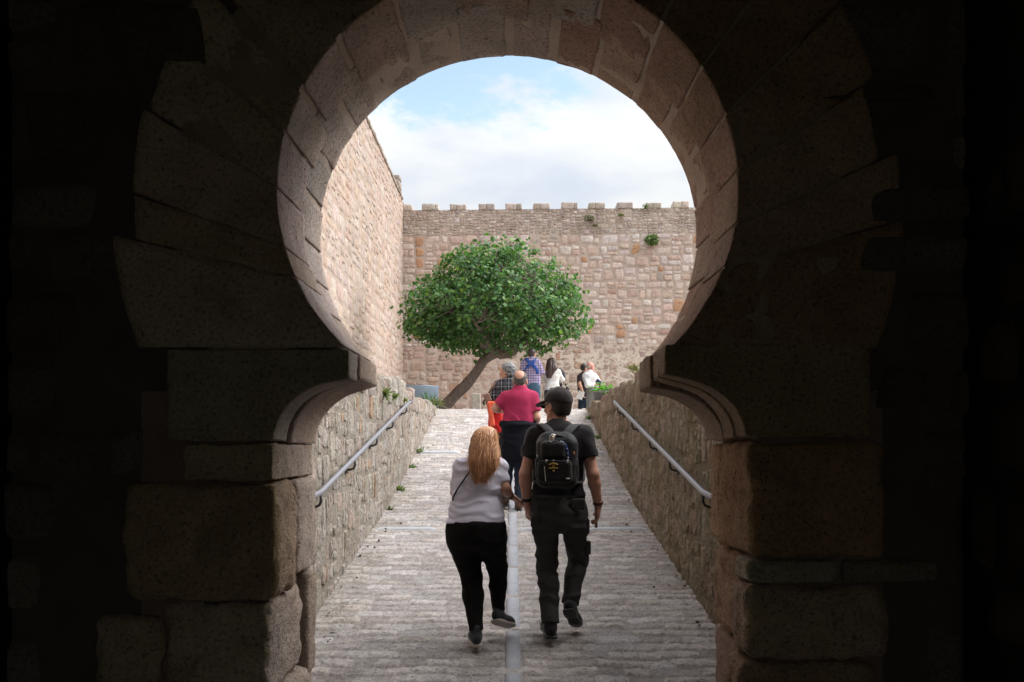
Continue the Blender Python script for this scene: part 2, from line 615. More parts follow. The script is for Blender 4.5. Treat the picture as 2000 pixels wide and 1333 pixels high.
# ------------------------------------------------------------------ masonry: every stone is real geometry
def masonry(mb, width, rows, stone_fn, place, gap=0.02, h=(0.03, 0.06), res=(7, 6), keep=None, seed=0, amp=0.008,
            s_start=0.0, jit=0.16, split=0.12, noise_scale=9.0, rnd=0.28, sink=0.02, cells_in=None, pw=0.45):
    """rows: list of (t0, t1, min_len, max_len). place(s, t, out) -> world points. Stones stand `out` proud of the mortar bed."""
    r = np.random.default_rng(seed)
    def course_cells(t0, t1, lmin, lmax):
        s = s_start - r.uniform(0, lmax)
        while s < s_start + width:
            L = r.uniform(lmin, lmax)
            cells = [(s, s + L, t0, t1)]
            if r.random() < split and (t1 - t0) > 0.16:
                k = r.uniform(0.35, 0.65)
                tm = t0 + (t1 - t0) * k
                cells = [(s, s + L, t0, tm), (s, s + L, tm, t1)]
            elif r.random() < split * 0.8:
                sm = s + L * r.uniform(0.3, 0.7)
                cells = [(s, sm, t0, t1), (sm, s + L, t0, t1)]
            s += L
            yield from cells

    if cells_in is None:
        cells_in = [q for row in rows for q in course_cells(*row)]
    if True:
        if True:
            for (a, b, c, d) in cells_in:
                cs, ct = (a + b) / 2, (c + d) / 2
                if keep is not None and not keep(cs, ct, b - a, d - c):
                    continue
                g = gap * (r.uniform(0.3, 1.1) if r.random() < 0.86 else r.uniform(1.6, 3.2)) / 2
                j = jit * min(b - a, d - c)
                cor = np.array([[a + g, c + g], [b - g, c + g], [a + g, d - g], [b - g, d - g]]) + r.uniform(-j, j * 0.35, (4, 2)) * np.array(
                    [[-1, -1], [1, -1], [-1, 1], [1, 1]])
                nu, nv = res
                u, v = np.meshgrid(np.linspace(0, 1, nu), np.linspace(0, 1, nv), indexing="ij")
                u = 0.5 * u + 0.5 * (0.5 - 0.5 * np.cos(np.pi * u))
                v = 0.5 * v + 0.5 * (0.5 - 0.5 * np.cos(np.pi * v))
                q, w = 2 * u - 1, 2 * v - 1
                q2 = q * np.sqrt(1 - rnd * w**2 / 2)
                w2 = w * np.sqrt(1 - rnd * q**2 / 2)
                u2, v2 = (q2 + 1) / 2, (w2 + 1) / 2
                S = cor[0, 0] * (1 - u2) * (1 - v2) + cor[1, 0] * u2 * (1 - v2) + cor[2, 0] * (1 - u2) * v2 + cor[3, 0] * u2 * v2
                T = cor[0, 1] * (1 - u2) * (1 - v2) + cor[1, 1] * u2 * (1 - v2) + cor[2, 1] * (1 - u2) * v2 + cor[3, 1] * u2 * v2
                hh = r.uniform(*h)
                prof = np.clip((1 - np.abs(q) ** 9) * (1 - np.abs(w) ** 9), 0, 1)
                tilt = r.uniform(-0.25, 0.25, 2)
                O = -sink + (sink + hh * (1 + tilt[0] * q + tilt[1] * w)) * prof ** pw
                pts = np.stack([S.ravel() * noise_scale, T.ravel() * noise_scale, np.full(S.size, r.uniform(0, 50))], 1)
                O = O.ravel() + amp * fbm(pts, seed, 3) * prof.ravel()
                V = place(S.ravel(), T.ravel(), O)
                mb.add(V, grid_faces(nu, nv), stone_fn(r, cs, ct, b - a, d - c))


def palette(cols, weights, var=0.09):
    cols = np.array(cols)
    weights = np.array(weights) / np.sum(weights)
    def fn(r, *_):
        c = cols[r.choice(len(cols), p=weights)]
        return np.clip(c * (1 + r.uniform(-var, var)) * (1 + r.uniform(-var, var, 3) * 0.35), 0, 1)
    return fn


def rubble_cells(s0, s1, t0, t1, big, small, seed, aspect=1.5):
    """uncoursed rubble: the face is split again and again, now upright, now level, until pieces are stone sized"""
    r = np.random.default_rng(seed)
    out, todo = [], []
    s = s0
    while s < s1:
        L = r.uniform(1.6, 2.6)
        todo.append((s, min(s + L, s1), t0, t1))
        s += L
    while todo:
        a, b, c, d = todo.pop()
        w, h = b - a, d - c
        lim = big if r.random() < 0.55 else small
        if w <= lim * aspect and h <= lim:
            out.append((a, b, c, d))
            continue
        k = r.uniform(0.33, 0.67)
        if w / aspect > h * r.uniform(0.75, 1.3):
            todo += [(a, a + w * k, c, d), (a + w * k, b, c, d)]
        else:
            todo += [(a, b, c, c + h * k), (a, b, c + h * k, d)]
    return out


def make_rows(t0, t1, hfun, lfun, seed):
    r = np.random.default_rng(seed)
    rows, t = [], t0
    while t < t1 - 0.03:
        lo, hi = hfun(t)
        hh = r.uniform(lo, hi)
        if t + hh > t1 - 0.05:
            hh = t1 - t
        l0, l1 = lfun(t)
        rows.append((t, t + hh, l0, l1))
        t += hh
    return rows


# ------------------------------------------------------------------ ground, ramp
def build_ground():
    # lower ground: reaches far behind the gate and out to the horizon
    n = 41
    g = np.concatenate([-np.geomspace(600, 12, n // 2), [0], np.geomspace(12, 600, n // 2)])
    X, Y = np.meshgrid(g, g, indexing="ij")
    V = np.stack([X.ravel(), Y.ravel(), np.full(X.size, -0.06)], 1)
    tag(mesh_obj("ground", V, grid_faces(n, n), M["earth"], None, np.broadcast_to([0.26, 0.23, 0.19], (n * n, 3))), kind="structure")
    # upper plaza beyond the crest, out to the far wall
    xs, ys = np.linspace(-9, 22, 125), np.concatenate([np.linspace(21.0, 26, 60), np.linspace(26.2, 36, 40)])
    X, Y = np.meshgrid(xs, ys, indexing="ij")
    Z = ramp_z(Y.ravel()) + 0.012 * fbm(np.stack([X.ravel() * 2, Y.ravel() * 2, Y.ravel() * 0], 1), 3, 3)
    V = np.stack([X.ravel(), Y.ravel(), Z - 0.004], 1)
    tag(mesh_obj("plaza", V, grid_faces(len(xs), len(ys)), M["paving"], None, np.broadcast_to([0.48, 0.43, 0.39], (len(V), 3))), kind="structure")
    # raised terraces either side of the ramp
    for x0, x1 in ((-9.0, -1.75), (1.75, 22.0)):
        xs, ys = np.linspace(x0, x1, 50), np.linspace(5.55, 21.1, 80)
        X, Y = np.meshgrid(xs, ys, indexing="ij")
        Z = 2.27 + 0.02 * fbm(np.stack([X.ravel() * 1.5, Y.ravel() * 1.5, Y.ravel() * 0], 1), 5, 3)
        V = np.stack([X.ravel(), Y.ravel(), Z], 1)
        tag(mesh_obj("terrace", V, grid_faces(50, 80), M["earth"], None, np.broadcast_to([0.36, 0.31, 0.25], (len(V), 3))), kind="structure")


def build_ramp():
    # rough setts laid in rows across the slope, as relief in the surface
    ys = [-8.0, -4, 0, 2, 3]
    y = 4.0
    while y < 21.4:
        ys.append(y)
        y += 0.0095 + 0.0020 * max(0, y - 6)
    ys = np.array(ys)
    xs = np.linspace(-1.62, 1.62, 215)
    X, Y = np.meshgrid(xs, ys, indexing="ij")
    x, y = X.ravel(), Y.ravel()
    o = np.zeros_like(x)
    wob = 0.022 * vnoise(np.stack([x * 1.3, y * 0.8, o], 1), 21) + 0.030 * vnoise(np.stack([x * 6.5, y * 3, o], 1), 22)
    rowh = 0.158
    rc = (y + wob) / rowh
    row = np.floor(rc)
    v = rc - row
    ln = 0.13 + 0.17 * hash01(row, row * 0, row * 0, 31)
    off = hash01(row, row * 0 + 3, row * 0, 32)
    sc = (x + 0.03 * vnoise(np.stack([x * 6, y * 6, o + 4], 1), 23)) / ln + off * 7
    cell = np.floor(sc)
    u = sc - cell
    hsh = hash01(row, cell, row * 0, 33)
    hsh2 = hash01(row, cell, row * 0 + 5, 34)
    eu = np.clip(np.minimum(u, 1 - u) / 0.07, 0, 1)
    lip = np.clip(v / 0.10, 0, 1)                       # downhill edge stands proud, back edge runs out into the bedding
    back = np.clip((1 - v) / (0.35 + 0.3 * hsh2), 0, 1)
    stone = (eu * lip * back) ** 0.8
    hgt = (0.006 + 0.015 * hsh) * np.where(hsh2 < 0.22, 0.25, 1.0)
    fine = fbm(np.stack([x * 30, y * 36, o], 1), 25, 4, 0.62)
    flat = np.clip((np.abs(x - 0.008) - 0.052) / 0.02, 0, 1)          # laid level along the pale strips
    for yc in (10.75, 15.6):
        flat = flat * np.clip((np.abs(y - yc) - 0.068) / 0.03, 0, 1)
    hgt = hgt * flat
    fine = fine * (0.15 + 0.85 * flat)
    z = ramp_z(y) + hgt * stone * (1.15 - 0.6 * v) + 0.0055 * fine * (0.5 + stone) + 0.005 * vnoise(np.stack([x * 2.2, y * 2.2, o], 1), 26)
    inside = np.clip((5.6 - y) / 0.8, 0, 1)
    st = np.clip(stone * 1.6 * (0.45 + hsh), 0, 1)[:, None]
    cs = np.array([0.52, 0.48, 0.47]) * (0.78 + 0.40 * hsh)[:, None] * (1 + 0.06 * (hsh2 - 0.5)[:, None] * np.array([1, 0, -1]))
    cm = np.array([0.36, 0.32, 0.305])
    col = cs * st + cm * (1 - st)
    col = col * (1 + 0.13 * np.clip(fbm(np.stack([x * 45, y * 45, o], 1), 77, 2), -1, 1))[:, None]
    edge = np.clip((np.abs(x) - 1.1) / 0.4, 0, 1) * np.clip(0.5 + fbm(np.stack([x * 3, y * 1.2, o], 1), 29, 3), 0, 1)
    col = col * (1 - 0.3 * edge[:, None]) + np.array([0.22, 0.2, 0.12]) * 0.3 * edge[:, None]
    V = np.stack([x, y, z], 1)
    tag(mesh_obj("path", V, grid_faces(len(xs), len(ys)), M["paving"], None, col), kind="structure")
    # smooth pale strip down the middle and two cross strips, of butted slabs
    mb = MB()
    y = 2.0
    r = np.random.default_rng(3)
    while y < 20.3:
        L = r.uniform(0.75, 1.05)
        yy = np.linspace(y + 0.004, y + L - 0.004, 10)
        xx = np.array([-0.042, -0.039, 0.0, 0.055, 0.058])
        Xg, Yg = np.meshgrid(xx, yy, indexing="ij")
        top = np.array([-0.03, 0.0, 0.0, 0.0, -0.03])
        Zg = ramp_z(Yg) + 0.019 + top[:, None] - 0.03 * (np.arange(10) % 9 == 0)[None, :]
        mb.add(np.stack([Xg.ravel(), Yg.ravel(), Zg.ravel()], 1), grid_faces(5, 10), np.array([0.35, 0.36, 0.395]) * r.uniform(0.92, 1.06))
        y += L
    for yc in (10.75, 15.6):
        for sx in (-1, 1):
            x0, x1 = (-1.5, -0.047) if sx < 0 else (0.063, 1.5)
            e = np.linspace(x0, x1, 3)
            for a, b in zip(e[:-1], e[1:]):
                xx = np.linspace(a + 0.003, b - 0.003, 8)
                yy = np.array([yc - 0.065, yc - 0.062, yc, yc + 0.062, yc + 0.065])
                Xg, Yg = np.meshgrid(xx, yy, indexing="ij")
                top = np.array([-0.03, 0, 0, 0, -0.03])
                Zg = ramp_z(Yg) + 0.018 + top[None, :] - 0.03 * (np.arange(8) % 7 == 0)[:, None]
                mb.add(np.stack([Xg.ravel(), Yg.ravel(), Zg.ravel()], 1), grid_faces(8, 5), np.array([0.42, 0.43, 0.46]) * r.uniform(0.92, 1.06))
    tag(mb.build("paving_strip", M["strip"], smooth=False), kind="structure")
    # leaves and small stones blown against the walls
    mb = MB()
    for k in range(170):
        sgn = -1 if r.random() < 0.5 else 1
        y = 5.9 + 11 * r.random() ** 1.5
        x = sgn * (1.46 - abs(r.normal(0, 0.13)))
        s = r.uniform(0.005, 0.013)
        if r.random() < 0.4:
            V, Fq = block(box_map(x - s, x + s, y - s, y + s, 0, 1.4 * s), (2 * s, 2 * s, 1.4 * s), (3, 3, 3), s * 0.6, s * 0.3, k, 40)
            V[:, 2] += ramp_z(y) + 0.012
            mb.add(V, Fq, np.array([0.2, 0.16, 0.13]) * r.uniform(0.6, 1.6))
        else:
            a = r.uniform(0, 6.28)
            c, sn = math.cos(a), math.sin(a)
            P = np.array([[-1.6, 0, 0], [-0.5, 0.7, 0.3], [1, 0.6, 0.4], [1.9, 0, 0.1], [1, -0.6, 0.5], [-0.5, -0.7, 0.35]]) * s * 1.3
            P = np.stack([P[:, 0] * c - P[:, 1] * sn + x, P[:, 0] * sn + P[:, 1] * c + y, P[:, 2] + ramp_z(y) + 0.022], 1)
            mb.add(P, [np.array([[0, 1, 5], [3, 4, 2]]), np.array([[1, 2, 4, 5]])], np.array([0.11, 0.05, 0.03]) * r.uniform(0.6, 1.8))
    tag(mb.build("debris", M["bark"]), kind="stuff")


build_ground()
build_ramp()

# ------------------------------------------------------------------ the gate: horseshoe arch, jambs, passage
YN, YF = 4.65, 5.6
ACX, ACZ = -0.02, 2.785


def build_gate():
    root = empty("stone_gate", (0, YN, 0), "dark horseshoe archway of weathered granite blocks that frames the whole ramp", "archway")
    loc = np.array([0, YN, 0])
    r = np.random.default_rng(11)
    gcols = palette([(0.58, 0.475, 0.425), (0.61, 0.52, 0.475), (0.50, 0.40, 0.345), (0.55, 0.42, 0.35), (0.53, 0.465, 0.42)], [4, 3, 2, 1.4, 2], 0.08)
    FC = np.array([-0.024, 2.16])                         # the joints fan out from here

    def inner(th, y):
        """distance from the fan centre to the intrados along angle th (0 = left)"""
        t = (y - YN) / (YF - YN)
        rx, rz = 1.083 - 0.026 * t, 1.05 - 0.034 * t
        cz = ACZ + 0.015 - 0.03 * t
        dx, dz = -np.cos(th), np.sin(th)
        ox, oz = FC[0] - ACX, FC[1] - cz
        a = (dx / rx) ** 2 + (dz / rz) ** 2
        b = 2 * (ox * dx / rx**2 + oz * dz / rz**2)
        c = (ox / rx) ** 2 + (oz / rz) ** 2 - 1
        return (-b + np.sqrt(b * b - 4 * a * c)) / (2 * a)

    def outer(th):
        dx, dz = -np.cos(th), np.sin(th)
        R = 1.80
        ox, oz = FC[0] - ACX, FC[1] - (ACZ - 0.05)
        b = 2 * (ox * dx + oz * dz)
        c = ox * ox + oz * oz - R * R
        return (-b + np.sqrt(b * b - 4 * c)) / 2

    def fan_map(t0, t1, y0, y1, ro=0.0, ri=0.0):
        def mp(u):
            th = t0 + (t1 - t0) * u[:, 0]
            y = y0 + (y1 - y0) * u[:, 2]
            a, b = inner(th, y) + ri, outer(th) + ro
            rad = a + (b - a) * u[:, 1]
            return np.stack([FC[0] - np.cos(th) * rad, y, np.maximum(FC[1] + np.sin(th) * rad, 2.058)], 1)      # the lowest stones sit level on the imposts
        return mp

    def lichen(V, c):
        """olive lichen has taken the face that looks into the damp passage"""
        k = np.clip((YN + 0.035 - V[:, 1]) / 0.03 + 0.5 * vnoise(V * 6, 91), 0, 1)[:, None]
        return np.asarray(c) * (1 - k) + np.asarray(c) * np.array([0.84, 0.88, 0.68]) * k

    def stone(name, mp, dims, res, rr=0.02, amp=0.006, seed=0, col=None, tint=1.0):
        V, Fq = block(mp, dims, res, rr, amp, seed)
        c = (gcols(r) if col is None else np.asarray(col)) * tint
        return mesh_obj(name, V, Fq, M["gate"], root, lichen(V, np.asarray(c) * (1.7 if name == "jamb_stone" else 1.0)), True, loc)

    front = np.radians([-7, 13, 19.5, 31, 41, 49, 60, 71, 82, 94, 106, 117, 127, 136, 146, 156, 165, 187])
    back = np.radians([-7, 8, 17, 26, 36, 45, 54, 63, 72, 80.5, 90, 99, 108, 117, 126, 135, 144, 153, 163, 172, 187])
    k = 0
    for ring, bd in ((0, front), (1, back)):
        for a, b in zip(bd[:-1], bd[1:]):
            k += 1
            mid = (a + b) / 2
            top = np.clip((math.sin(mid) - 0.45) / 0.4, 0, 1)
            ga = (0.004 + (0.017 if ring else 0.012) * top) * r.uniform(0.3, 1.5) / 1.3
            y0 = YN + r.uniform(-0.008, 0.008) if ring == 0 else 5.0 + r.uniform(-0.02, 0.02)
            y1 = 5.23 + r.uniform(-0.16, 0.10) if ring == 0 else YF + r.uniform(-0.004, 0.010)
            mp = fan_map(a + ga, b - ga, y0, y1, (r.uniform(-0.09, 0.04) if 0 < k - 1 < len(front) - 2 or ring else 0.06), (-0.004 if ring == 0 else 0.0015) + r.uniform(-0.003, 0.003))
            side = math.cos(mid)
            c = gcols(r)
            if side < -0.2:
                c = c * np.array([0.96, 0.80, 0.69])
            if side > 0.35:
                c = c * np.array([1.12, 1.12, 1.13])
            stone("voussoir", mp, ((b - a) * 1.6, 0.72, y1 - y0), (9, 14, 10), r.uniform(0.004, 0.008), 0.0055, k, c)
    # mortar packed behind and between the voussoirs
    th = np.linspace(math.radians(-6), math.radians(186), 90)
    mb = MB()
    ysn = np.array([YN + 0.008, 4.9, 5.2, 5.45, YF - 0.004])
    A, Bq = np.meshgrid(th, ysn, indexing="ij")
    up = np.clip((np.sin(A.ravel()) - 0.4) / 0.5, 0, 1)
    rec = 0.010 - 0.006 * up
    rad = inner(A.ravel(), Bq.ravel()) + rec + 0.006 * vnoise(np.stack([A.ravel() * 9, Bq.ravel() * 9, A.ravel() * 0], 1), 5)
    mb.add(np.stack([FC[0] - np.cos(A.ravel()) * rad, Bq.ravel(), np.maximum(FC[1] + np.sin(A.ravel()) * rad, 2.05)], 1), grid_faces(90, 5)[:, ::-1], (0.52, 0.425, 0.36))
    for yy, fl in ((YN + 0.008, 1), (YF - 0.004, -1)):
        rr_, tt = np.meshgrid(np.linspace(0, 1, 6), th, indexing="ij")
        a = inner(tt.ravel(), np.full(tt.size, yy)) + (0.010 - 0.006 * np.clip((np.sin(tt.ravel()) - 0.4) / 0.5, 0, 1))
        rad = a + (outer(tt.ravel()) - 0.25 - a) * rr_.ravel()
        mb.add(np.stack([FC[0] - np.cos(tt.ravel()) * rad, np.full(tt.size, yy), np.maximum(FC[1] + np.sin(tt.ravel()) * rad, 2.05)], 1), grid_faces(6, 90)[:, ::fl], (0.30, 0.26, 0.19))
    mb.build("mortar", M["gate_mortar"], root, True, loc)

    # imposts: projecting springer blocks with a hollow (cavetto) underside
    def impost(sgn, tip, ztop, zlip, zbot, xjamb, xout, y0, y1, seed, col):
        def mp(u):
            z = zbot + (ztop - zbot) * u[:, 1]
            xi = np.where(z >= zlip, tip, xjamb - (xjamb - tip) * np.sqrt(np.clip((z - zbot) / (zlip - zbot), 0, 1) * (2 - np.clip((z - zbot) / (zlip - zbot), 0, 1))) ** 1.0)
            q = np.clip((z - zbot) / (zlip - zbot), 0, 1)
            cav = xjamb - (xjamb - tip) * (1 - np.sqrt(np.clip(1 - q**2, 0, 1)))
            xi = np.where(z >= zlip, tip, cav)
            x = xi + (xout - xi) * u[:, 0]
            return np.stack([sgn * x, y0 + (y1 - y0) * u[:, 2], z], 1)
        V, Fq = block(mp, (xout - tip, ztop - zbot, y1 - y0), (20, 22, 10), 0.012, 0.005, seed)
        if sgn < 0:
            Fq = Fq[:, ::-1]
        # u x v x w order is left handed for sgn>0
        mesh_obj("impost", V, Fq[:, ::-1], M["gate"], root, lichen(V, np.asarray(col) * 1.7), True, loc)

    impost(-1, 0.763, 2.05, 1.905, 1.622, 1.115, 1.615, YN, 4.93, 51, (0.31, 0.27, 0.235))
    impost(-1, 0.757, 2.05, 1.915, 1.61, 1.10, 1.60, 4.97, YF, 52, (0.33, 0.26, 0.22))
    impost(1, 0.717, 2.075, 1.92, 1.64, 1.09, 1.675, YN, 4.86, 53, (0.26, 0.20, 0.145))
    impost(1, 0.722, 2.075, 1.915, 1.635, 1.085, 1.66, 4.885, 5.10, 54, (0.27, 0.205, 0.15))
    impost(1, 0.712, 2.07, 1.895, 1.625, 1.09, 1.66, 5.14, YF, 55, (0.25, 0.19, 0.145))

    # jamb blocks: (side, inner x, outer x, y0, y1, z0, z1, rounding, colour)
    grey, brown = (0.33, 0.265, 0.225), (0.30, 0.195, 0.125)
    J = [
        (-1, 1.115, 1.535, YN, 5.58, 1.435, 1.605, 0.012, grey),
        (-1, 1.095, 1.81, YN - 0.02, 5.10, 0.88, 1.425, 0.05, (0.31, 0.225, 0.165)),
        (-1, 1.10, 1.6, 5.12, YF, 0.93, 1.425, 0.03, grey),
        (-1, 1.13, 1.62, YN, 5.36, 0.42, 0.865, 0.045, (0.34, 0.28, 0.245)),
        (-1, 1.10, 1.6, 5.40, YF, 0.35, 0.91, 0.03, (0.27, 0.21, 0.17)),
        (-1, 1.11, 1.8, YN, YF, -0.12, 0.40, 0.06, grey),
        (-1, 1.64, 1.95, YN, 5.2, 0.35, 0.80, 0.04, grey),
        (1, 1.105, 1.745, YN, 5.36, 1.075, 1.615, 0.045, brown),
        (1, 1.115, 1.6, 5.38, YF, 1.10, 1.60, 0.02, brown),
        (1, 1.12, 1.30, YN + 0.25, 5.55, 0.62, 1.06, 0.05, (0.30, 0.20, 0.14)),
        (1, 1.09, 1.52, YN - 0.01, 4.88, 0.955, 1.062, 0.03, (0.30, 0.27, 0.22)),
        (1, 1.085, 1.77, YN, 4.90, 0.60, 0.94, 0.05, (0.33, 0.25, 0.20)),
        (1, 1.14, 1.6, 4.95, YF, 0.26, 0.60, 0.03, (0.27, 0.185, 0.15)),
        (1, 1.06, 1.7, YN, 4.93, 0.20, 0.585, 0.05, (0.30, 0.21, 0.155)),
        (1, 1.10, 1.7, YN, YF, -0.12, 0.19, 0.05, brown),
        (1, 1.55, 2.0, YN, 4.95, 0.96, 1.06, 0.03, (0.2, 0.17, 0.14)),
    ]
    for i, (sg, xi, xo, y0, y1, z0, z1, rr, c) in enumerate(J):
        a, b = (-xo, -xi) if sg < 0 else (xi, xo)
        stone("jamb_stone", box_map(a, b, y0, y1, z0, z1), (b - a, y1 - y0, z1 - z0), (22, 30, 22), rr, 0.017 if rr > 0.035 else 0.008, 70 + i, c)
    # core of the jambs behind the dressed stones
    for a, b in ((-2.6, -1.17), (1.17, 2.6)):
        mb = MB()
        V, Fq = block(box_map(a, b, YN + 0.06, YF - 0.04, -0.3, 2.02), (1.4, 0.85, 2.3), (10, 10, 16), 0.02, 0.01, 3)
        mb.add(V, Fq, (0.2, 0.155, 0.115))
        mb.build("jamb_core", M["gate_mortar"], root, True, loc)
    for a, b in ((-2.6, -1.60), (1.64, 2.6)):
        V, Fq = block(box_map(a, b, YN + 0.052, YF - 0.05, 1.85, 2.5), (1.0, 0.83, 0.65), (8, 8, 6), 0.01, 0.006, 5)
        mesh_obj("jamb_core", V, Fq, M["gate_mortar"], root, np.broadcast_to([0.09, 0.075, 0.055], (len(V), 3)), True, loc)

    # rubble facing round the ring, passage side
    mb = MB()
    cols = palette([(0.17, 0.15, 0.115), (0.22, 0.19, 0.15), (0.13, 0.11, 0.085)], [3, 2, 2])  # dark weathered stone, darkened further so light seems to fall off round the ring
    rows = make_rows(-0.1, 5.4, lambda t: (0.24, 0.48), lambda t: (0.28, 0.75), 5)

    def keep(s, t, w, h):
        dr = math.hypot(s - ACX, t - (ACZ - 0.05))
        if t > 1.95:
            return dr > 1.70 + 0.32 * min(w, h)
        return abs(s) - w / 2 > (1.80 if t < 1.42 else 1.62)
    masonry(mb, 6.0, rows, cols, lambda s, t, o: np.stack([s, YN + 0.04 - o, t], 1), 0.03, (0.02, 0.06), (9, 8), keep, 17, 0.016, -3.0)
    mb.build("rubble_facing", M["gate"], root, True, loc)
    # wall mass: from the ring out to a rectangle, both faces, with its top
    mb = MB()
    tt = np.linspace(math.radians(-2), math.radians(182), 80)
    ring = np.stack([FC[0] - np.cos(tt) * (outer(tt) - 0.24), FC[1] + np.sin(tt) * (outer(tt) - 0.24)], 1)
    dirs = ring - FC
    X0, Z1 = 9.0, 4.85
    kx = np.where(np.abs(dirs[:, 0]) > 1e-6, X0 / np.abs(dirs[:, 0] + 1e-9), 1e9)
    kz = np.where(dirs[:, 1] > 1e-6, (Z1 - FC[1]) / np.maximum(dirs[:, 1], 1e-6), 1e9)
    rect = FC + dirs * np.minimum(kx, kz)[:, None]
    # make sure that the rectangle's corners are kept
    for yy, fl in ((YN + 0.045, 1), (YF - 0.02, -1)):
        P = np.concatenate([np.stack([ring[:, 0], np.full(80, yy), ring[:, 1]], 1), np.stack([rect[:, 0], np.full(80, yy), rect[:, 1]], 1)])
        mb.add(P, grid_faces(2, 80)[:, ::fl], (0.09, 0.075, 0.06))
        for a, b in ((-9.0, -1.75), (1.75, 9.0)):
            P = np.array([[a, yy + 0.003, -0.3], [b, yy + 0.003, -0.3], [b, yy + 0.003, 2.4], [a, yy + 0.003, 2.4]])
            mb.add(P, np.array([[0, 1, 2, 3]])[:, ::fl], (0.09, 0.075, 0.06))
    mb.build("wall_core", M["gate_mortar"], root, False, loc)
    # passage behind the arch: side walls, vault, added rear wall with its light opening
    cols = palette([(0.07, 0.06, 0.05), (0.09, 0.075, 0.06), (0.06, 0.05, 0.04)], [3, 2, 2])  # fall-off into shadow is put into these dark stone colours
    for sg, X in ((-1, PASS_L), (1, PASS_R)):
        mb = MB()
        rows = make_rows(-0.1, 4.25, lambda t: (0.25, 0.45), lambda t: (0.35, 0.8), 40 + sg)
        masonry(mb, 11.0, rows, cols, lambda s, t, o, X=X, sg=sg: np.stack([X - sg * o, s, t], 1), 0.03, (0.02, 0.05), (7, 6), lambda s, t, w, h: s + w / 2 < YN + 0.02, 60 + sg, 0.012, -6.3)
        Vb, Fb = block(box_map(min(X, X + sg * 1.2), max(X, X + sg * 1.2), -6.5, YN + 0.045, -0.2, 4.5), (1.2, 11, 5), (3, 8, 6), 0.02, 0.0, 1)
        mb.add(Vb, Fb, (0.06, 0.05, 0.04))
        if sg > 0:
            pass
        mb.build("passage_wall", M["gate"], root, True, loc)
    n = 24
    a = np.linspace(0, math.pi, n)
    yy = np.linspace(-6.5, YN + 0.045, 14)
    cxm, hw = (PASS_L + PASS_R) / 2, (PASS_R - PASS_L) / 2
    A, Y = np.meshgrid(a, yy, indexing="ij")
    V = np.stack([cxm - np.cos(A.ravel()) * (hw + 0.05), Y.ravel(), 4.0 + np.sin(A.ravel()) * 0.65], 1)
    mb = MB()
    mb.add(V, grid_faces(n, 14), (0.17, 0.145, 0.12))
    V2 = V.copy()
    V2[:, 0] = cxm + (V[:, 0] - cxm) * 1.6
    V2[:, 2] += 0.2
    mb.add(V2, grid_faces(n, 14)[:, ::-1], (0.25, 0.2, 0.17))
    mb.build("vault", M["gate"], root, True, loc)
    # added unseen rear wall; its opening is sized to light the arch face
    mb = MB()
    for (x0, x1, z0, z1) in ((PASS_L - 1, REAR[0], -0.2, 6.2), (REAR[1], PASS_R + 1, -0.2, 6.2), (REAR[0], REAR[1], REAR[2], 6.2)):
        V, Fq = block(box_map(x0, x1, REAR_Y - 0.5, REAR_Y, z0, z1 - 1.1), (x1 - x0, 0.5, z1 - z0), (8, 4, 12), 0.03, 0.008, 9)
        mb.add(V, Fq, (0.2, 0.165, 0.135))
    mb.build("added_rear_wall", M["gate"], root, True, loc)


PASS_L, PASS_R = -2.35, 2.12
REAR_Y, REAR = -5.0, (-1.85, 1.55, 3.2)
build_gate()


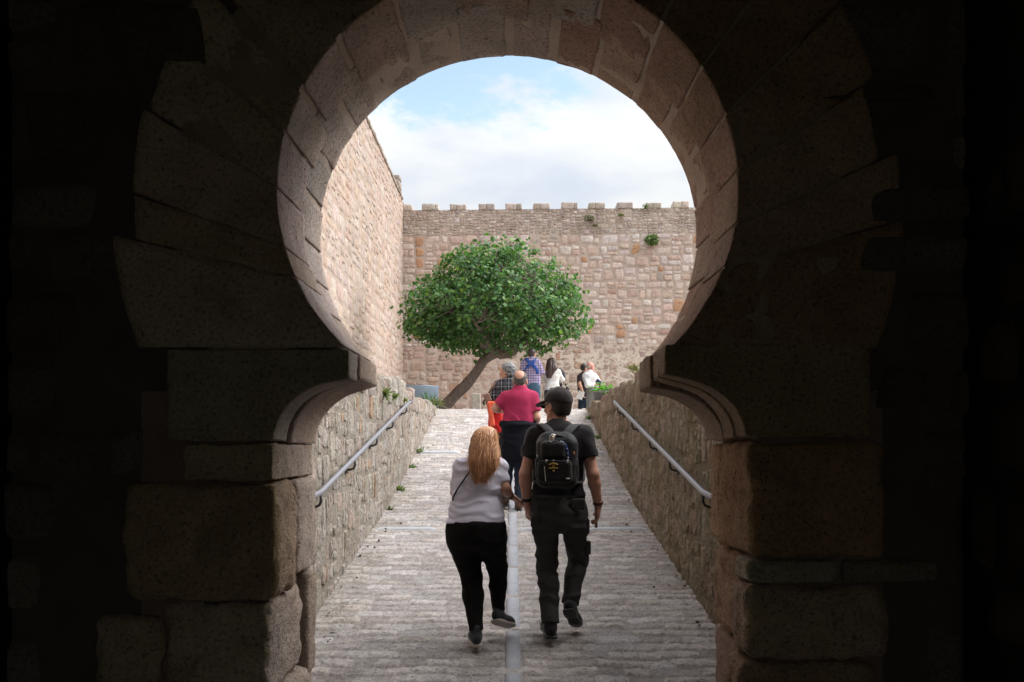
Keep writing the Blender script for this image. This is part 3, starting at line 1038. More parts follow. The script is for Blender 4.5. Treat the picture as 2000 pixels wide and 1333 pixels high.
# ------------------------------------------------------------------ castle walls
def build_far_wall():
    YW = 34.0
    root = empty("castle_wall", (0, YW, 2), "high battlemented castle wall of pinkish rubble stone closing the far side of the plaza", "wall")
    loc = np.array([0, YW, 2])
    top = 9.62
    cols_a = [(0.53, 0.41, 0.355), (0.56, 0.465, 0.42), (0.48, 0.37, 0.32), (0.53, 0.46, 0.435), (0.45, 0.27, 0.17), (0.40, 0.27, 0.225), (0.60, 0.53, 0.495), (0.38, 0.32, 0.30)]
    pal_hi = palette(shade(cols_a, 1.12), [3, 3, 3, 2.5, 0.35, 0.4, 1.6, 0.5], 0.07)
    pal_top = palette([(0.46, 0.395, 0.355), (0.53, 0.455, 0.41), (0.40, 0.34, 0.30), (0.56, 0.49, 0.45)], [3, 2, 2, 1], 0.12)
    pal_lo = palette([(0.50, 0.38, 0.325), (0.47, 0.355, 0.30), (0.53, 0.44, 0.39), (0.46, 0.31, 0.235)], [3, 3, 2, 1], 0.08)

    def pal(r, s, t, w, h):
        return pal_top(r) if t > 8.75 else (pal_lo(r) if t < 5.0 else pal_hi(r))
    mb = MB()
    rows = make_rows(1.9, top, lambda t: (0.13, 0.2) if t > 8.7 else ((0.26, 0.44) if t < 5 else (0.25, 0.42)),
                     lambda t: (0.12, 0.34) if t > 8.7 else ((0.3, 0.75) if t < 5 else (0.24, 0.70)), 8)

    def place(s, t, o):
        return np.stack([s, YW - o, t + 0.010 * (s + 4)], 1)
    cells = [q for q in rubble_cells(-3.75, 17.5, 8.75, top, 0.2, 0.12, 61, 1.5)]
    tb, r0 = 1.9, np.random.default_rng(77)
    bands = []
    while tb < 8.74:
        hb = min(r0.uniform(0.55, 0.95), 8.75 - tb)
        if 8.75 - tb - hb < 0.25:
            hb = 8.75 - tb
        bands.append((tb, tb + hb))
        cells += rubble_cells(-3.75 - r0.uniform(0, 0.5), 17.5, tb, tb + hb, 0.44 if tb > 4.6 else 0.5, 0.25, int(tb * 100), 1.45)
        tb += hb
    masonry(mb, 21.0, rows, pal, place, 0.018, (0.004, 0.022), (8, 7), None, 23, 0.009, -3.75, 0.2, 0.26, 4.0, 0.36, 0.014, cells)
    mb.build("stone_facing", M["castle"], root, True, loc)
    # mortar bed with small pinning stones in the joints of the lower part
    mb = MB()
    xs, zs = np.linspace(-9, 18, 250), np.linspace(1.8, top, 90)
    X, Z = np.meshgrid(xs, zs, indexing="ij")
    O = 0.012 * fbm(np.stack([X.ravel() * 3, Z.ravel() * 3, X.ravel() * 0], 1), 2, 3)
    low = np.clip((5.2 - Z.ravel()) / 0.6, 0, 1)[:, None] * np.clip((X.ravel() - 0.5) / 1.0, 0.25, 1)[:, None]
    col = np.array([0.49, 0.40, 0.35]) * (1 - low) + np.array([0.64, 0.56, 0.49]) * low
    mb.add(np.stack([X.ravel(), YW - O + 0.008 - 0.014 * low[:, 0], Z.ravel() + 0.01 * (X.ravel() + 4)], 1), grid_faces(250, 90), col)
    # back, top
    P = np.array([[-9, YW, top - 0.05], [18, YW, top + 0.17], [18, YW + 2.2, top + 0.17], [-9, YW + 2.2, top - 0.05], [-9, YW + 2.2, 1.8], [18, YW + 2.2, 1.8]])
    mb.add(P, np.array([[0, 1, 2, 3], [3, 2, 5, 4]]), (0.4, 0.34, 0.29))
    mb.build("mortar", M["castle_mortar"], root, True, loc)
    mb = MB()
    r = np.random.default_rng(4)
    for k in range(900):
        s, t = r.uniform(0.3, 9), 2.2 + 2.9 * r.random()
        a = r.uniform(0.018, 0.042)
        V, Fq = block(box_map(s - a, s + a, YW - 0.022 - r.uniform(0, 0.01), YW + 0.02, t - a * 0.8, t + a * 0.8), (2 * a, 0.06, 1.6 * a), (3, 3, 3), a * 0.6, 0.004, k)
        mb.add(V, Fq, np.array([0.46, 0.365, 0.30]) * r.uniform(0.8, 1.2))
    mb.build("pinning_stones", M["castle"], root, True, loc)
    # merlons
    r = np.random.default_rng(9)
    for px in (790, 842, 895, 950, 1003, 1057, 1112, 1166, 1220, 1275, 1330, 1385, 1440, 1495, 1550, 1605):
        c = (px - 1000) / F * (YW + 0.1) + r.uniform(-0.02, 0.02)
        w = r.uniform(0.245, 0.285)
        zb = top + 0.01 * (c + 4) - 0.02
        mb = MB()
        z = zb
        for hh in (0.21 + r.uniform(-0.02, 0.03),):
            x = c - w
            while x < c + w - 0.03:
                L = min(r.uniform(0.2, 0.5), c + w - x)
                if c + w - x - L < 0.12:
                    L = c + w - x
                V, Fq = block(box_map(x - 0.002, x + L + 0.002, YW - 0.04 + r.uniform(-0.015, 0.015), YW + 0.5, z, z + hh - 0.004 + r.uniform(-0.01, 0.01)), (L, 0.5, hh), (6, 6, 4), 0.025, 0.012, int(r.integers(1e6)))
                mb.add(V, Fq, pal_top(r))
                x += L
            z += hh
        mb.build("merlon", M["castle"], root, True, loc)


def build_curtain_wall():
    X = -3.72
    root = empty("curtain_wall", (X, 20, 2.2), "tall sunlit stone wall running away on the left behind the ramp", "wall")
    loc = np.array([X, 20, 2.2])
    top = 9.93
    pal = palette(shade([(0.56, 0.44, 0.38), (0.54, 0.45, 0.405), (0.58, 0.485, 0.435), (0.50, 0.37, 0.30), (0.54, 0.41, 0.325), (0.47, 0.38, 0.33)], 0.82), [4, 3, 3, 1, 1, 1], 0.08)
    mb = MB()
    rows = make_rows(2.0, top, lambda t: (0.26, 0.42), lambda t: (0.35, 0.9), 12)
    cells, tb, r0 = [], 2.0, np.random.default_rng(78)
    while tb < top - 0.01:
        hb = r0.uniform(0.5, 0.9)
        if top - tb - hb < 0.3:
            hb = top - tb
        cells += rubble_cells(5.65 - r0.uniform(0, 0.6), 34.0, tb, tb + hb, 0.5, 0.28, int(tb * 100) + 7, 1.7)
        tb += hb
    masonry(mb, 28.4, rows, pal, lambda s, t, o: np.stack([X + o, s, t], 1), 0.013, (0.002, 0.013), (8, 7), lambda s, t, w, h: s + w / 2 < 34.05, 31, 0.009, 5.65, 0.2, 0.2, 5.0, 0.36, 0.012, cells)
    mb.build("stone_facing", M["castle_left"], root, True, loc)
    mb = MB()
    ys, zs = np.linspace(5.6, 34.0, 120), np.linspace(2.0, top, 60)
    Y, Z = np.meshgrid(ys, zs, indexing="ij")
    O = 0.01 * fbm(np.stack([Y.ravel() * 3, Z.ravel() * 3, Y.ravel() * 0], 1), 6, 3)
    mb.add(np.stack([X + O - 0.004, Y.ravel(), Z.ravel()], 1), grid_faces(120, 60), (0.40, 0.32, 0.27))
    P = np.array([[X, 5.6, top - 0.03], [X, 36, top - 0.03], [X - 2, 36, top - 0.03], [X - 2, 5.6, top - 0.03], [X - 2, 36, 2], [X - 2, 5.6, 2]])
    mb.add(P, np.array([[0, 1, 2, 3], [3, 2, 4, 5]]), (0.4, 0.34, 0.29))
    mb.build("mortar", M["castle_mortar"], root, True, loc)
    # one weathered merlon and a ragged course on top
    r = np.random.default_rng(2)
    mb = MB()
    y = 20.0
    while y < 33.4:
        L = r.uniform(0.25, 0.6)
        hh = r.uniform(0.05, 0.12)
        V, Fq = block(box_map(X - 0.5, X + 0.05, y, y + L - 0.01, top - 0.05, top + hh), (0.5, L, hh), (5, 6, 4), 0.04, 0.015, int(r.integers(1e6)))
        mb.add(V, Fq, np.array([0.33, 0.28, 0.24]) * r.uniform(0.8, 1.2))
        y += L
    mb.build("coping", M["castle"], root, True, loc)
    mb = MB()
    for z0, z1, w in ((top + 0.05, top + 0.33, 0.32), (top + 0.33, top + 0.5, 0.25)):
        V, Fq = block(box_map(X - 0.5, X + 0.06, 32.7 - w, 32.7 + w, z0, z1), (0.5, 2 * w, z1 - z0), (5, 6, 4), 0.05, 0.02, 8)
        mb.add(V, Fq, (0.33, 0.285, 0.25))
    mb.build("merlon", M["castle"], root, True, loc)


def build_ramp_wall(sg, name, label, mat, pal, seed, colm):
    X = 1.5 * sg
    root = empty(name, (X, 12, 1), label, "wall")
    loc = np.array([X, 12, 1])
    mb = MB()
    hf = lambda t: (0.15, 0.3) if t > 1.2 else (0.22, 0.42)
    lf = lambda t: (0.16, 0.5) if t > 1.2 else (0.25, 0.6)
    rows = make_rows(-0.1, 2.36, hf, lf, seed)
    def keep(s, t, w, h):
        return t + h / 2 > ramp_z(s) + 0.02 and s + w / 2 < 20.7 and s - w / 2 > 5.5
    cells = rubble_cells(5.5, 20.8, -0.1, 2.36, 0.42, 0.22, seed, 0.72)
    masonry(mb, 15.3, rows, pal, lambda s, t, o: np.stack([X - sg * o, s, t], 1), 0.012, (0.002, 0.013), (15, 14), keep, seed + 1, 0.013 if sg > 0 else 0.008, 5.5, 0.2, 0.2, 18.0, 0.32, 0.012, cells, 0.25)
    V = mb.v
    mb.build("stone_facing", mat, root, True, loc)
    mb = MB()
    ys, zs = np.linspace(5.55, 20.7, 200), np.linspace(-0.15, 2.3, 40)
    Y, Z = np.meshgrid(ys, zs, indexing="ij")
    O = 0.010 * fbm(np.stack([Y.ravel() * 8, Z.ravel() * 8, Y.ravel() * 0], 1), seed, 3)
    mb.add(np.stack([X - sg * (O + 0.000), Y.ravel(), Z.ravel()], 1), grid_faces(200, 40), colm)
    P = np.array([[X, 5.55, 2.295], [X, 20.7, 2.295], [X + sg * 0.5, 20.7, 2.295], [X + sg * 0.5, 5.55, 2.295], [X + sg * 0.5, 20.7, 0], [X, 20.7, 0]])
    mb.add(P, np.array([[0, 1, 2, 3], [1, 5, 4, 2]]), colm)
    mb.build("mortar", mat, root, True, loc)
    # ragged cap stones
    r = np.random.default_rng(seed + 5)
    mb = MB()
    y = 5.6
    while y < 20.9:
        L = r.uniform(0.16, 0.45)
        hh = r.uniform(-0.03, 0.12) + (0.06 if y < 15 else -0.02) - 0.10 * max(0, y - 18.5) / 2
        w = r.uniform(0.25, 0.45)
        ex = r.uniform(-0.02, 0.045)
        a, b = X - sg * ex, X + sg * w
        V, Fq = block(box_map(min(a, b), max(a, b), y, y + L - 0.008, 2.1, 2.33 + hh), (abs(b - a), L, 0.25 + hh), (7, 7, 7), 0.05, 0.018, int(r.integers(1e6)))
        mb.add(V, Fq, pal(r))
        y += L
    mb.build("coping", mat, root, True, loc)


build_far_wall()
build_curtain_wall()
build_ramp_wall(-1, "retaining_wall", "low pale rubble retaining wall along the left side of the ramp", M["ramp_wall"],
                palette([(0.50, 0.445, 0.40), (0.53, 0.475, 0.435), (0.44, 0.385, 0.34), (0.50, 0.34, 0.24), (0.48, 0.39, 0.345)], [4, 3, 3, 0.7, 2]), 80, (0.37, 0.325, 0.28))
build_ramp_wall(1, "retaining_wall", "mossy brown rubble retaining wall along the right side of the ramp", M["ramp_wall_moss"],
                palette([(0.36, 0.285, 0.215), (0.40, 0.33, 0.265), (0.31, 0.24, 0.175), (0.38, 0.28, 0.22)], [4, 3, 2, 2]), 90, (0.25, 0.2, 0.14))


# ------------------------------------------------------------------ handrails
def handrail(sg, label, y0, y1, offs):
    x = sg * 1.41
    def rz(y):
        return np.interp(y, [7.25, 13.75], [1.6 - 0.36, 1.6 + 0.60])
    root = empty("handrail", (x, y0, float(rz(y0))), label, "handrail", "handrails on the ramp walls")
    loc = np.array([x, y0, float(rz(y0))])
    ys = np.linspace(y0, y1, 30)
    path = np.stack([np.full(30, x), ys, rz(ys)], 1)
    mb = MB()
    V, Fc = tube(path, 0.0215, 14)
    mb.add(V, Fc)
    mb.build("rail", M["steel"], root, True, loc)
    V, Fc = tube(np.array([path[-1] + [0, -0.01, 0], path[-1] + [0, 0.012, 0.0018]]), 0.027, 14)
    mesh_obj("end_cap", V, Fc, M["bracket"], root, None, True, loc)
    for y in offs:
        z = float(rz(y))
        p = [[x, y, z - 0.02], [x, y, z - 0.07], [x + sg * 0.012, y, z - 0.098], [x + sg * 0.04, y, z - 0.11], [x + sg * 0.10, y, z - 0.11]]
        V, Fc = tube(np.array(p), 0.0105, 8)
        b = mesh_obj("bracket", V, Fc, M["bracket"], root, None, True, loc)
        V, Fc = tube(np.array([[x + sg * 0.066, y, z - 0.11], [x + sg * 0.076, y, z - 0.11]]), 0.034, 12)
        mesh_obj("wall_plate", V, Fc, M["bracket"], b, None, True, loc)


handrail(-1, "round steel handrail on the pale left wall of the ramp", 6.6, 13.85, (7.35, 8.95, 10.4, 11.8, 13.3))
handrail(1, "round steel handrail on the mossy right wall of the ramp", 6.6, 13.75, (7.35, 8.9, 10.2, 11.7, 13.3))


# ------------------------------------------------------------------ vegetation
def leaf_shape():
    a = np.radians([0, 20, 42, 60, 88, 112, 150, 180, 210, 248, 272, 300, 318, 340])
    rr = np.array([1.0, 0.62, 0.86, 0.52, 0.74, 0.45, 0.5, 0.35, 0.5, 0.45, 0.74, 0.52, 0.86, 0.62])
    P = np.stack([np.cos(a) * rr, np.sin(a) * rr * 0.95, -0.18 * np.abs(np.sin(a)) * rr - 0.12 * rr**2], 1)
    P = np.concatenate([[[0, 0, 0.06]], P])
    n = len(a)
    j = np.arange(n)
    return P, np.stack([np.zeros(n, int), 1 + j, 1 + (j + 1) % n], 1)


def scatter_leaves(mb, C, size, outward, r, cols, shape, flat=0.5):
    P0, F0 = shape
    for c in range(len(C)):
        n = outward[c] * 0.6 + r.normal(0, 0.45, 3) + np.array([0, 0, flat])
        n /= np.linalg.norm(n) + 1e-9
        a = r.normal(0, 1, 3)
        a -= n * a.dot(n)
        a /= np.linalg.norm(a) + 1e-9
        b = np.cross(n, a)
        s = size * r.uniform(0.5, 1.4)
        P = C[c] + s * (P0[:, :1] * a + P0[:, 1:2] * b + P0[:, 2:] * n)
        mb.add(P, F0, cols[r.integers(len(cols))] * r.uniform(0.7, 1.3))


def build_tree():
    D = 24.5
    base = PX(873, 812, D)
    base[2] = 2.02
    root = empty("fig_tree", tuple(base), "leaning fig tree with a broad dense green crown in front of the castle wall", "tree")
    r = np.random.default_rng(5)
    # trunk: bark with ridges that twist along it
    tr = [(856, 822, 0.22), (867, 799, 0.16), (888, 773, 0.135), (914, 748, 0.125), (932, 724, 0.12), (946, 704, 0.125), (970, 690, 0.14), (1000, 690, 0.13)]
    path = np.array([PX(a, b, D) for a, b, _ in tr])
    path[0][2] = 1.9
    t = np.linspace(0, len(tr) - 1, 60)
    pth = np.stack([pchip(np.arange(len(tr)), path[:, k], t) for k in range(3)], 1)
    rad = pchip(np.arange(len(tr)), [q[2] for q in tr], t)
    ns = 40
    V, Fc = tube(pth, rad, ns)
    ang = np.tile(np.arange(ns) / ns * 2 * math.pi, 60)
    sl = np.repeat(t, ns)
    rid = np.abs(vnoise(np.stack([np.cos(ang + sl * 0.25) * 2.6, np.sin(ang + sl * 0.25) * 2.6, sl * 0.7], 1), 3)) * 0.3 + 0.12 * vnoise(np.stack([np.cos(ang) * 6, np.sin(ang) * 6, sl * 2.5], 1), 4)
    ctr = np.repeat(pth, ns, 0)
    V[: 60 * ns] = ctr + (V[: 60 * ns] - ctr) * (0.88 + rid)[:, None]
    mb = MB()
    mb.add(V, Fc, (0.235, 0.19, 0.165))
    mesh = mb.build("trunk", M["bark"], root, True, base)
    # limbs
    hub = pth[-1]
    limbs = []
    mb = MB()
    def limb(a, b, r0, r1, sag=0.15, n=10, sd=0):
        a, b = np.asarray(a), np.asarray(b)
        q = np.linspace(0, 1, n)[:, None]
        m = (a + b) / 2 + np.array([0, 0, sag])
        p = (1 - q) ** 2 * a + 2 * q * (1 - q) * m + q**2 * b
        p[1:-1] += r.normal(0, 0.03, (n - 2, 3))
        V, Fc = tube(p, np.linspace(r0, r1, n), 8, True, 0.25, sd)
        mb.add(V, Fc, np.array([0.27, 0.235, 0.20]))
        return p
    main = []
    for (px, py, dd, r0) in ((1058, 636, -0.5, 0.17), (1010, 600, 0.5, 0.14), (965, 560, -0.2, 0.13), (890, 610, -0.6, 0.13), (850, 590, 0.5, 0.11),
                              (1100, 590, 0.4, 0.11), (930, 640, -1.0, 0.11), (1040, 560, -0.9, 0.10), (960, 600, 1.1, 0.11), (1075, 640, -0.9, 0.09)):
        e = PX(px, py, D) + np.array([0, dd, 0])
        st = hub if px > 1000 else pth[-6 if px > 930 else -12]
        main.append((limb(st, e, r0 * 0.75, 0.04, 0.12), e))
    # crown
    cx, cz = PX(969, 606, D)[0], PX(969, 606, D)[2]
    RX, RY, RZt, RZb = 2.14, 1.8, 1.60, 0.98
    cl = []
    tries = 0
    while len(cl) < 290 and tries < 40000:
        tries += 1
        p = r.normal(0, 1, 3)
        p /= np.linalg.norm(p)
        p *= r.uniform(0.30, 1.0) ** 0.45
        if p[2] < -0.15 and abs(p[0]) < 0.35 and p[2] < -0.78:
            continue
        # umbrella outline: shoulders droop, top is a little pointed
        zz = p[2] * (RZt if p[2] > 0 else RZb)
        zz -= 0.10 * p[0] ** 2
        nar = 1 - 0.20 * max(p[2], 0)
        q = np.array([cx + p[0] * RX * nar, D + p[1] * RY * nar, cz + zz])
        lump = vnoise(np.array([q * 1.5]), 301)[0]
        if lump > 0.5 and np.linalg.norm(p) > 0.55:
            continue
        q = q + (q - np.array([cx, D, cz])) * 0.07 * vnoise(np.array([q * 1.1 + 9]), 302)[0]
        if all(np.linalg.norm(q - o[0]) > 0.25 for o in cl):
            cl.append((q, p))
    twigs = 0
    for q, p in cl:
        ends = [(np.linalg.norm(pp[int(len(pp) * k)] - q), pp[int(len(pp) * k)]) for pp, _ in main for k in (0.45, 0.7, 0.95)]
        dist, st = min(ends, key=lambda e: e[0])
        limb(st, q, 0.026, 0.008, 0.05, 6, 3)
        if twigs < 170:
            for _ in range(2):
                limb(q + r.normal(0, 0.04, 3), q + r.normal(0, 0.22, 3), 0.01, 0.004, 0.02, 4, 4)
        twigs += 1
    mb.build("branches", M["bark"], root, True, base)
    cols = 1.15 * np.array([[0.065, 0.155, 0.04], [0.075, 0.175, 0.045], [0.05, 0.115, 0.045], [0.125, 0.22, 0.05], [0.06, 0.15, 0.055], [0.085, 0.17, 0.07], [0.05, 0.125, 0.04]])
    mb = MB()
    shp = leaf_shape()
    for q, p in cl:
        n = int(r.integers(34, 84))
        rr = r.uniform(0.16, 0.36)
        C = q + r.normal(0, 1, (n, 3)) * rr * 0.62 * np.array([1, 1, 0.75])
        out = np.tile(p, (n, 1)) * 0.8 + r.normal(0, 0.3, (n, 3))
        scatter_leaves(mb, C, 0.068, out, r, cols, shp, 0.45)
    # single shoots that break the outline
    for k in range(170):
        a = r.uniform(0, 2 * math.pi)
        p = np.array([math.cos(a), r.uniform(-0.4, 0.4), math.sin(a)])
        zz = p[2] * (RZt if p[2] > 0 else RZb) - 0.10 * p[0] ** 2
        g = r.uniform(0.98, 1.10)
        q = np.array([cx + p[0] * RX * g * (1 - 0.20 * max(p[2], 0)), D + p[1] * RY, cz + zz * g])
        n = int(r.integers(3, 12))
        C = q + r.normal(0, r.uniform(0.04, 0.11), (n, 3))
        scatter_leaves(mb, C, r.uniform(0.06, 0.09), np.tile(p, (n, 1)), r, cols, shp, 0.3)
    mb.build("crown", M["leaf"], root, False, base)


def weed(base, h, n, spread, label, group, seed, col=(0.12, 0.2, 0.05), blade=0.012, outv=(0, 0, 1), name="weed"):
    r = np.random.default_rng(seed)
    base = np.asarray(base, float)
    mb = MB()
    outv = np.asarray(outv, float)
    for k in range(n):
        d = r.normal(0, spread, 3) + outv * r.uniform(0.6, 1.1)
        d /= np.linalg.norm(d)
        L = h * r.uniform(0.5, 1.1)
        side = np.cross(d, r.normal(0, 1, 3))
        side /= np.linalg.norm(side)
        q = np.linspace(0, 1, 5)[:, None]
        p = base + r.normal(0, 0.22, 3) * np.array([h, h, 0.02]) * 0.8 + q * d * L - np.array([0, 0, 0.35 * L]) * q**2
        w = blade * np.array([0.5, 1, 1.1, 0.7, 0.05])[:, None] * r.uniform(0.7, 1.4)
        V = np.stack([p - side * w, p + side * w], 1).reshape(-1, 3)
        mb.add(V, grid_faces(5, 2), np.array(col) * r.uniform(0.6, 1.4) * np.array([r.uniform(0.8, 1.3), 1, 1]))
    o = mb.build(name, M["weed"], None, False, base)
    o.location = base
    tag(o, label, "plant", group)
    return o


build_tree()
WD = [
    (819, 873, -1, 0.14, 30, "small weed tuft by the left wall of the ramp, highest of four up the slope"),
    (804, 901, -1, 0.12, 24, "second weed tuft from the top at the foot of the left ramp wall"),
    (781, 932, -1, 0.15, 34, "third weed tuft from the top at the foot of the left ramp wall, the bushiest"),
    (762, 972, -1, 0.09, 18, "lowest and smallest weed tuft at the foot of the left ramp wall"),
    (1151, 824, 1, 0.16, 26, "upper weed tuft at the foot of the mossy right ramp wall"),
    (1168, 850, 1, 0.13, 22, "lower weed tuft at the foot of the mossy right ramp wall"),
]
for i, (px, py, sg, h, n, lb) in enumerate(WD):
    d = 1.45 * F / abs(px - 1000)
    weed((sg * 1.45, d, float(ramp_z(d)) + 0.01), h, n, 0.5, lb, "weeds on the ramp", 100 + i, (0.11, 0.16, 0.06), 0.008)
for i, (px, py, h, n, lb) in enumerate(((748, 768, 0.12, 80, "green weeds on top of the left ramp wall nearest the archway"),
                                        (766, 775, 0.09, 60, "green weeds on top of the left ramp wall just beyond the archway corner"),
                                        (785, 782, 0.08, 50, "green weeds on the left ramp wall just above the rail end"))):
    d = 1.49 * F / abs(px - 1000)
    weed((-1.47, d, EYE + (870 - py) / F * d), h, n, 0.7, lb, "weeds growing from the left ramp wall", 120 + i, (0.15, 0.19, 0.07), 0.006, (0.5, -0.3, 0.6))
weed(PX(852, 792, 20.6), 0.28, 90, 0.6, "grass clump at the foot of the leaning tree trunk", None, 130, (0.14, 0.16, 0.08), 0.007)
weed(PX(840, 788, 21.5), 0.42, 60, 0.6, "tall grass growing in front of the blue grey tub", None, 131, (0.08, 0.15, 0.08), 0.008)
weed(PX(1236, 722, 12.3), 0.13, 70, 0.7, "dry grass clump on top of the right ramp wall beside the arch", None, 132, (0.17, 0.17, 0.08), 0.005)
def wall_bush(c, rad, n, size, cols, label, seed):
    r = np.random.default_rng(seed)
    mb = MB()
    P = r.normal(0, 1, (n, 3))
    P = P / np.linalg.norm(P, axis=1)[:, None] * (r.random(n) ** 0.4)[:, None]
    C = P * np.asarray(rad) + np.array([0, -rad[1] * 0.6, 0])
    scatter_leaves(mb, C, size, P, r, np.asarray(cols), leaf_shape(), 0.3)
    for k in range(14):
        e = P[k] * np.asarray(rad) * 0.9 + np.array([0, -rad[1] * 0.6, 0])
        V, Fc = tube(np.array([[0, 0.05, -rad[2] * 0.5], e * 0.5 + [0, 0, -rad[2] * 0.2], e]), [0.012, 0.008, 0.004], 5)
        mb.add(V, Fc, (0.14, 0.11, 0.07))
    o = mb.build("wall_bush", M["weed"], None, False)
    o.location = c
    tag(o, label, "plant", "bushes rooted in the castle wall")


GR = [[0.10, 0.18, 0.05], [0.13, 0.22, 0.07], [0.08, 0.14, 0.05], [0.16, 0.2, 0.08]]
DRY = [[0.16, 0.15, 0.09], [0.2, 0.17, 0.12], [0.12, 0.13, 0.07]]
wall_bush(PX(1272, 470, 33.92), (0.27, 0.2, 0.2), 330, 0.055, GR, "round green bush growing from the middle of the far castle wall", 133)
wall_bush(PX(1150, 428, 33.92), (0.2, 0.12, 0.12), 110, 0.05, DRY, "brownish dry tuft high on the castle wall below the battlements", 134)
wall_bush(PX(1162, 441, 33.92), (0.12, 0.08, 0.05), 50, 0.04, DRY, "flat dry scrap of plant just under the brownish tuft on the castle wall", 137)
wall_bush(PX(1213, 421, 33.92), (0.12, 0.1, 0.06), 50, 0.04, [[0.2, 0.2, 0.08], [0.15, 0.17, 0.07]], "tiny yellow green tuft high on the castle wall right of the dry one", 135)
wall_bush(PX(1260, 404, 33.92), (0.12, 0.1, 0.1), 50, 0.04, GR[1:], "tiny green tuft just under the battlements of the castle wall", 136)


# ------------------------------------------------------------------ tubs, post
def lathe(prof, n=40):
    prof = np.asarray(prof, float)
    a = np.arange(n) / n * 2 * math.pi
    V = np.stack([(prof[:, :1] * np.cos(a)).ravel(), (prof[:, :1] * np.sin(a)).ravel(), np.repeat(prof[:, 1], n)], 1)
    m = len(prof)
    i, j = np.meshgrid(np.arange(m - 1), np.arange(n), indexing="ij")
    p, q = (i * n + j).ravel(), (i * n + (j + 1) % n).ravel()
    return V, np.stack([p, q, q + n, p + n], 1)


def build_tubs():
    m1 = plain_mat("galvanised_zinc", (0.25, 0.33, 0.42), 0.5, 0.25, 0.2, 5)
    c = PX(812, 800, 22.5)
    c[2] = 2.05
    root = empty("metal_tub", tuple(c), "wide blue grey metal tub behind the left wall beside the leaning trunk", "tub")
    z1 = EYE + (870 - 755) / F * 22.5 - c[2]
    V, Fc = lathe([(0.0, 0.02), (0.46, 0.02), (0.49, 0.0), (0.52, z1 - 0.02), (0.535, z1), (0.515, z1), (0.49, 0.12), (0, 0.12)], 56)
    mesh_obj("tub_shell", V, Fc, m1, root)
    V, Fc = lathe([(0.522, z1 * 0.5), (0.53, z1 * 0.5 + 0.015), (0.524, z1 * 0.5 + 0.03)], 56)
    mesh_obj("rib", V, Fc, m1, root)
    V, Fc = lathe([(0, z1 - 0.12), (0.3, z1 - 0.10), (0.5, z1 - 0.12)], 30)
    mesh_obj("soil", V, Fc, plain_mat("soil", (0.06, 0.045, 0.03), 0.95, 0, 0.3, 30), root)
    m2 = plain_mat("grey_planter", (0.2, 0.2, 0.21), 0.7, 0.0, 0.2, 8)
    d = 18.6
    c = PX(1170, 790, d)
    c[0] += 0.09
    c[2] = 2.27
    root = empty("planter", tuple(c), "grey tapered planter with bright green leaves behind the right ramp wall", "planter")
    zt = EYE + (870 - 765) / F * d - c[2]
    V, Fc = lathe([(0, 0.01), (0.13, 0.0), (0.2, zt - 0.03), (0.23, zt - 0.02), (0.23, zt), (0.2, zt), (0.17, 0.1), (0, 0.1)], 40)
    mesh_obj("pot", V, Fc, m2, root)
    V, Fc = lathe([(0, zt - 0.05), (0.2, zt - 0.06)], 24)
    mesh_obj("soil", V, Fc, bpy.data.materials["soil"], root)
    mb = MB()
    r = np.random.default_rng(6)
    C = r.normal(0, 1, (150, 3)) * np.array([0.11, 0.11, 0.045]) + np.array([0, 0, zt + 0.04])
    scatter_leaves(mb, C, 0.05, np.tile([0, 0, 1.0], (150, 1)), r, np.array([[0.12, 0.33, 0.03], [0.16, 0.40, 0.04], [0.09, 0.26, 0.03]]), leaf_shape(), 0.4)
    mb.build("foliage", M["weed"], root, False)
    d = 29.0
    c = PX(930, 800, d)
    c[2] = 2.04
    top = EYE + (870 - 769) / F * d - c[2]
    root = empty("stone_post", tuple(c), "upright pale stone slab standing at the foot of the castle wall behind the trunk", "post")
    V, Fq = block(box_map(-0.128, 0.128, -0.1, 0.1, -0.05, top), (0.256, 0.2, top), (8, 8, 16), 0.02, 0.006, 3)
    mesh_obj("shaft", V, Fq, M["castle"], root, np.broadcast_to([0.46, 0.43, 0.39], (len(V), 3)))
    V, Fq = block(box_map(-0.17, 0.17, -0.14, 0.14, -0.05, 0.03), (0.34, 0.28, 0.08), (6, 6, 4), 0.02, 0.006, 4)
    mesh_obj("plinth", V, Fq, M["castle"], root, np.broadcast_to([0.42, 0.38, 0.34], (len(V), 3)))


build_tubs()



# ------------------------------------------------------------------ figures: smooth-blended volumes turned into one continuous skin
def unit(v):
    v = np.asarray(v, float)
    return v / (np.linalg.norm(v) + 1e-12)


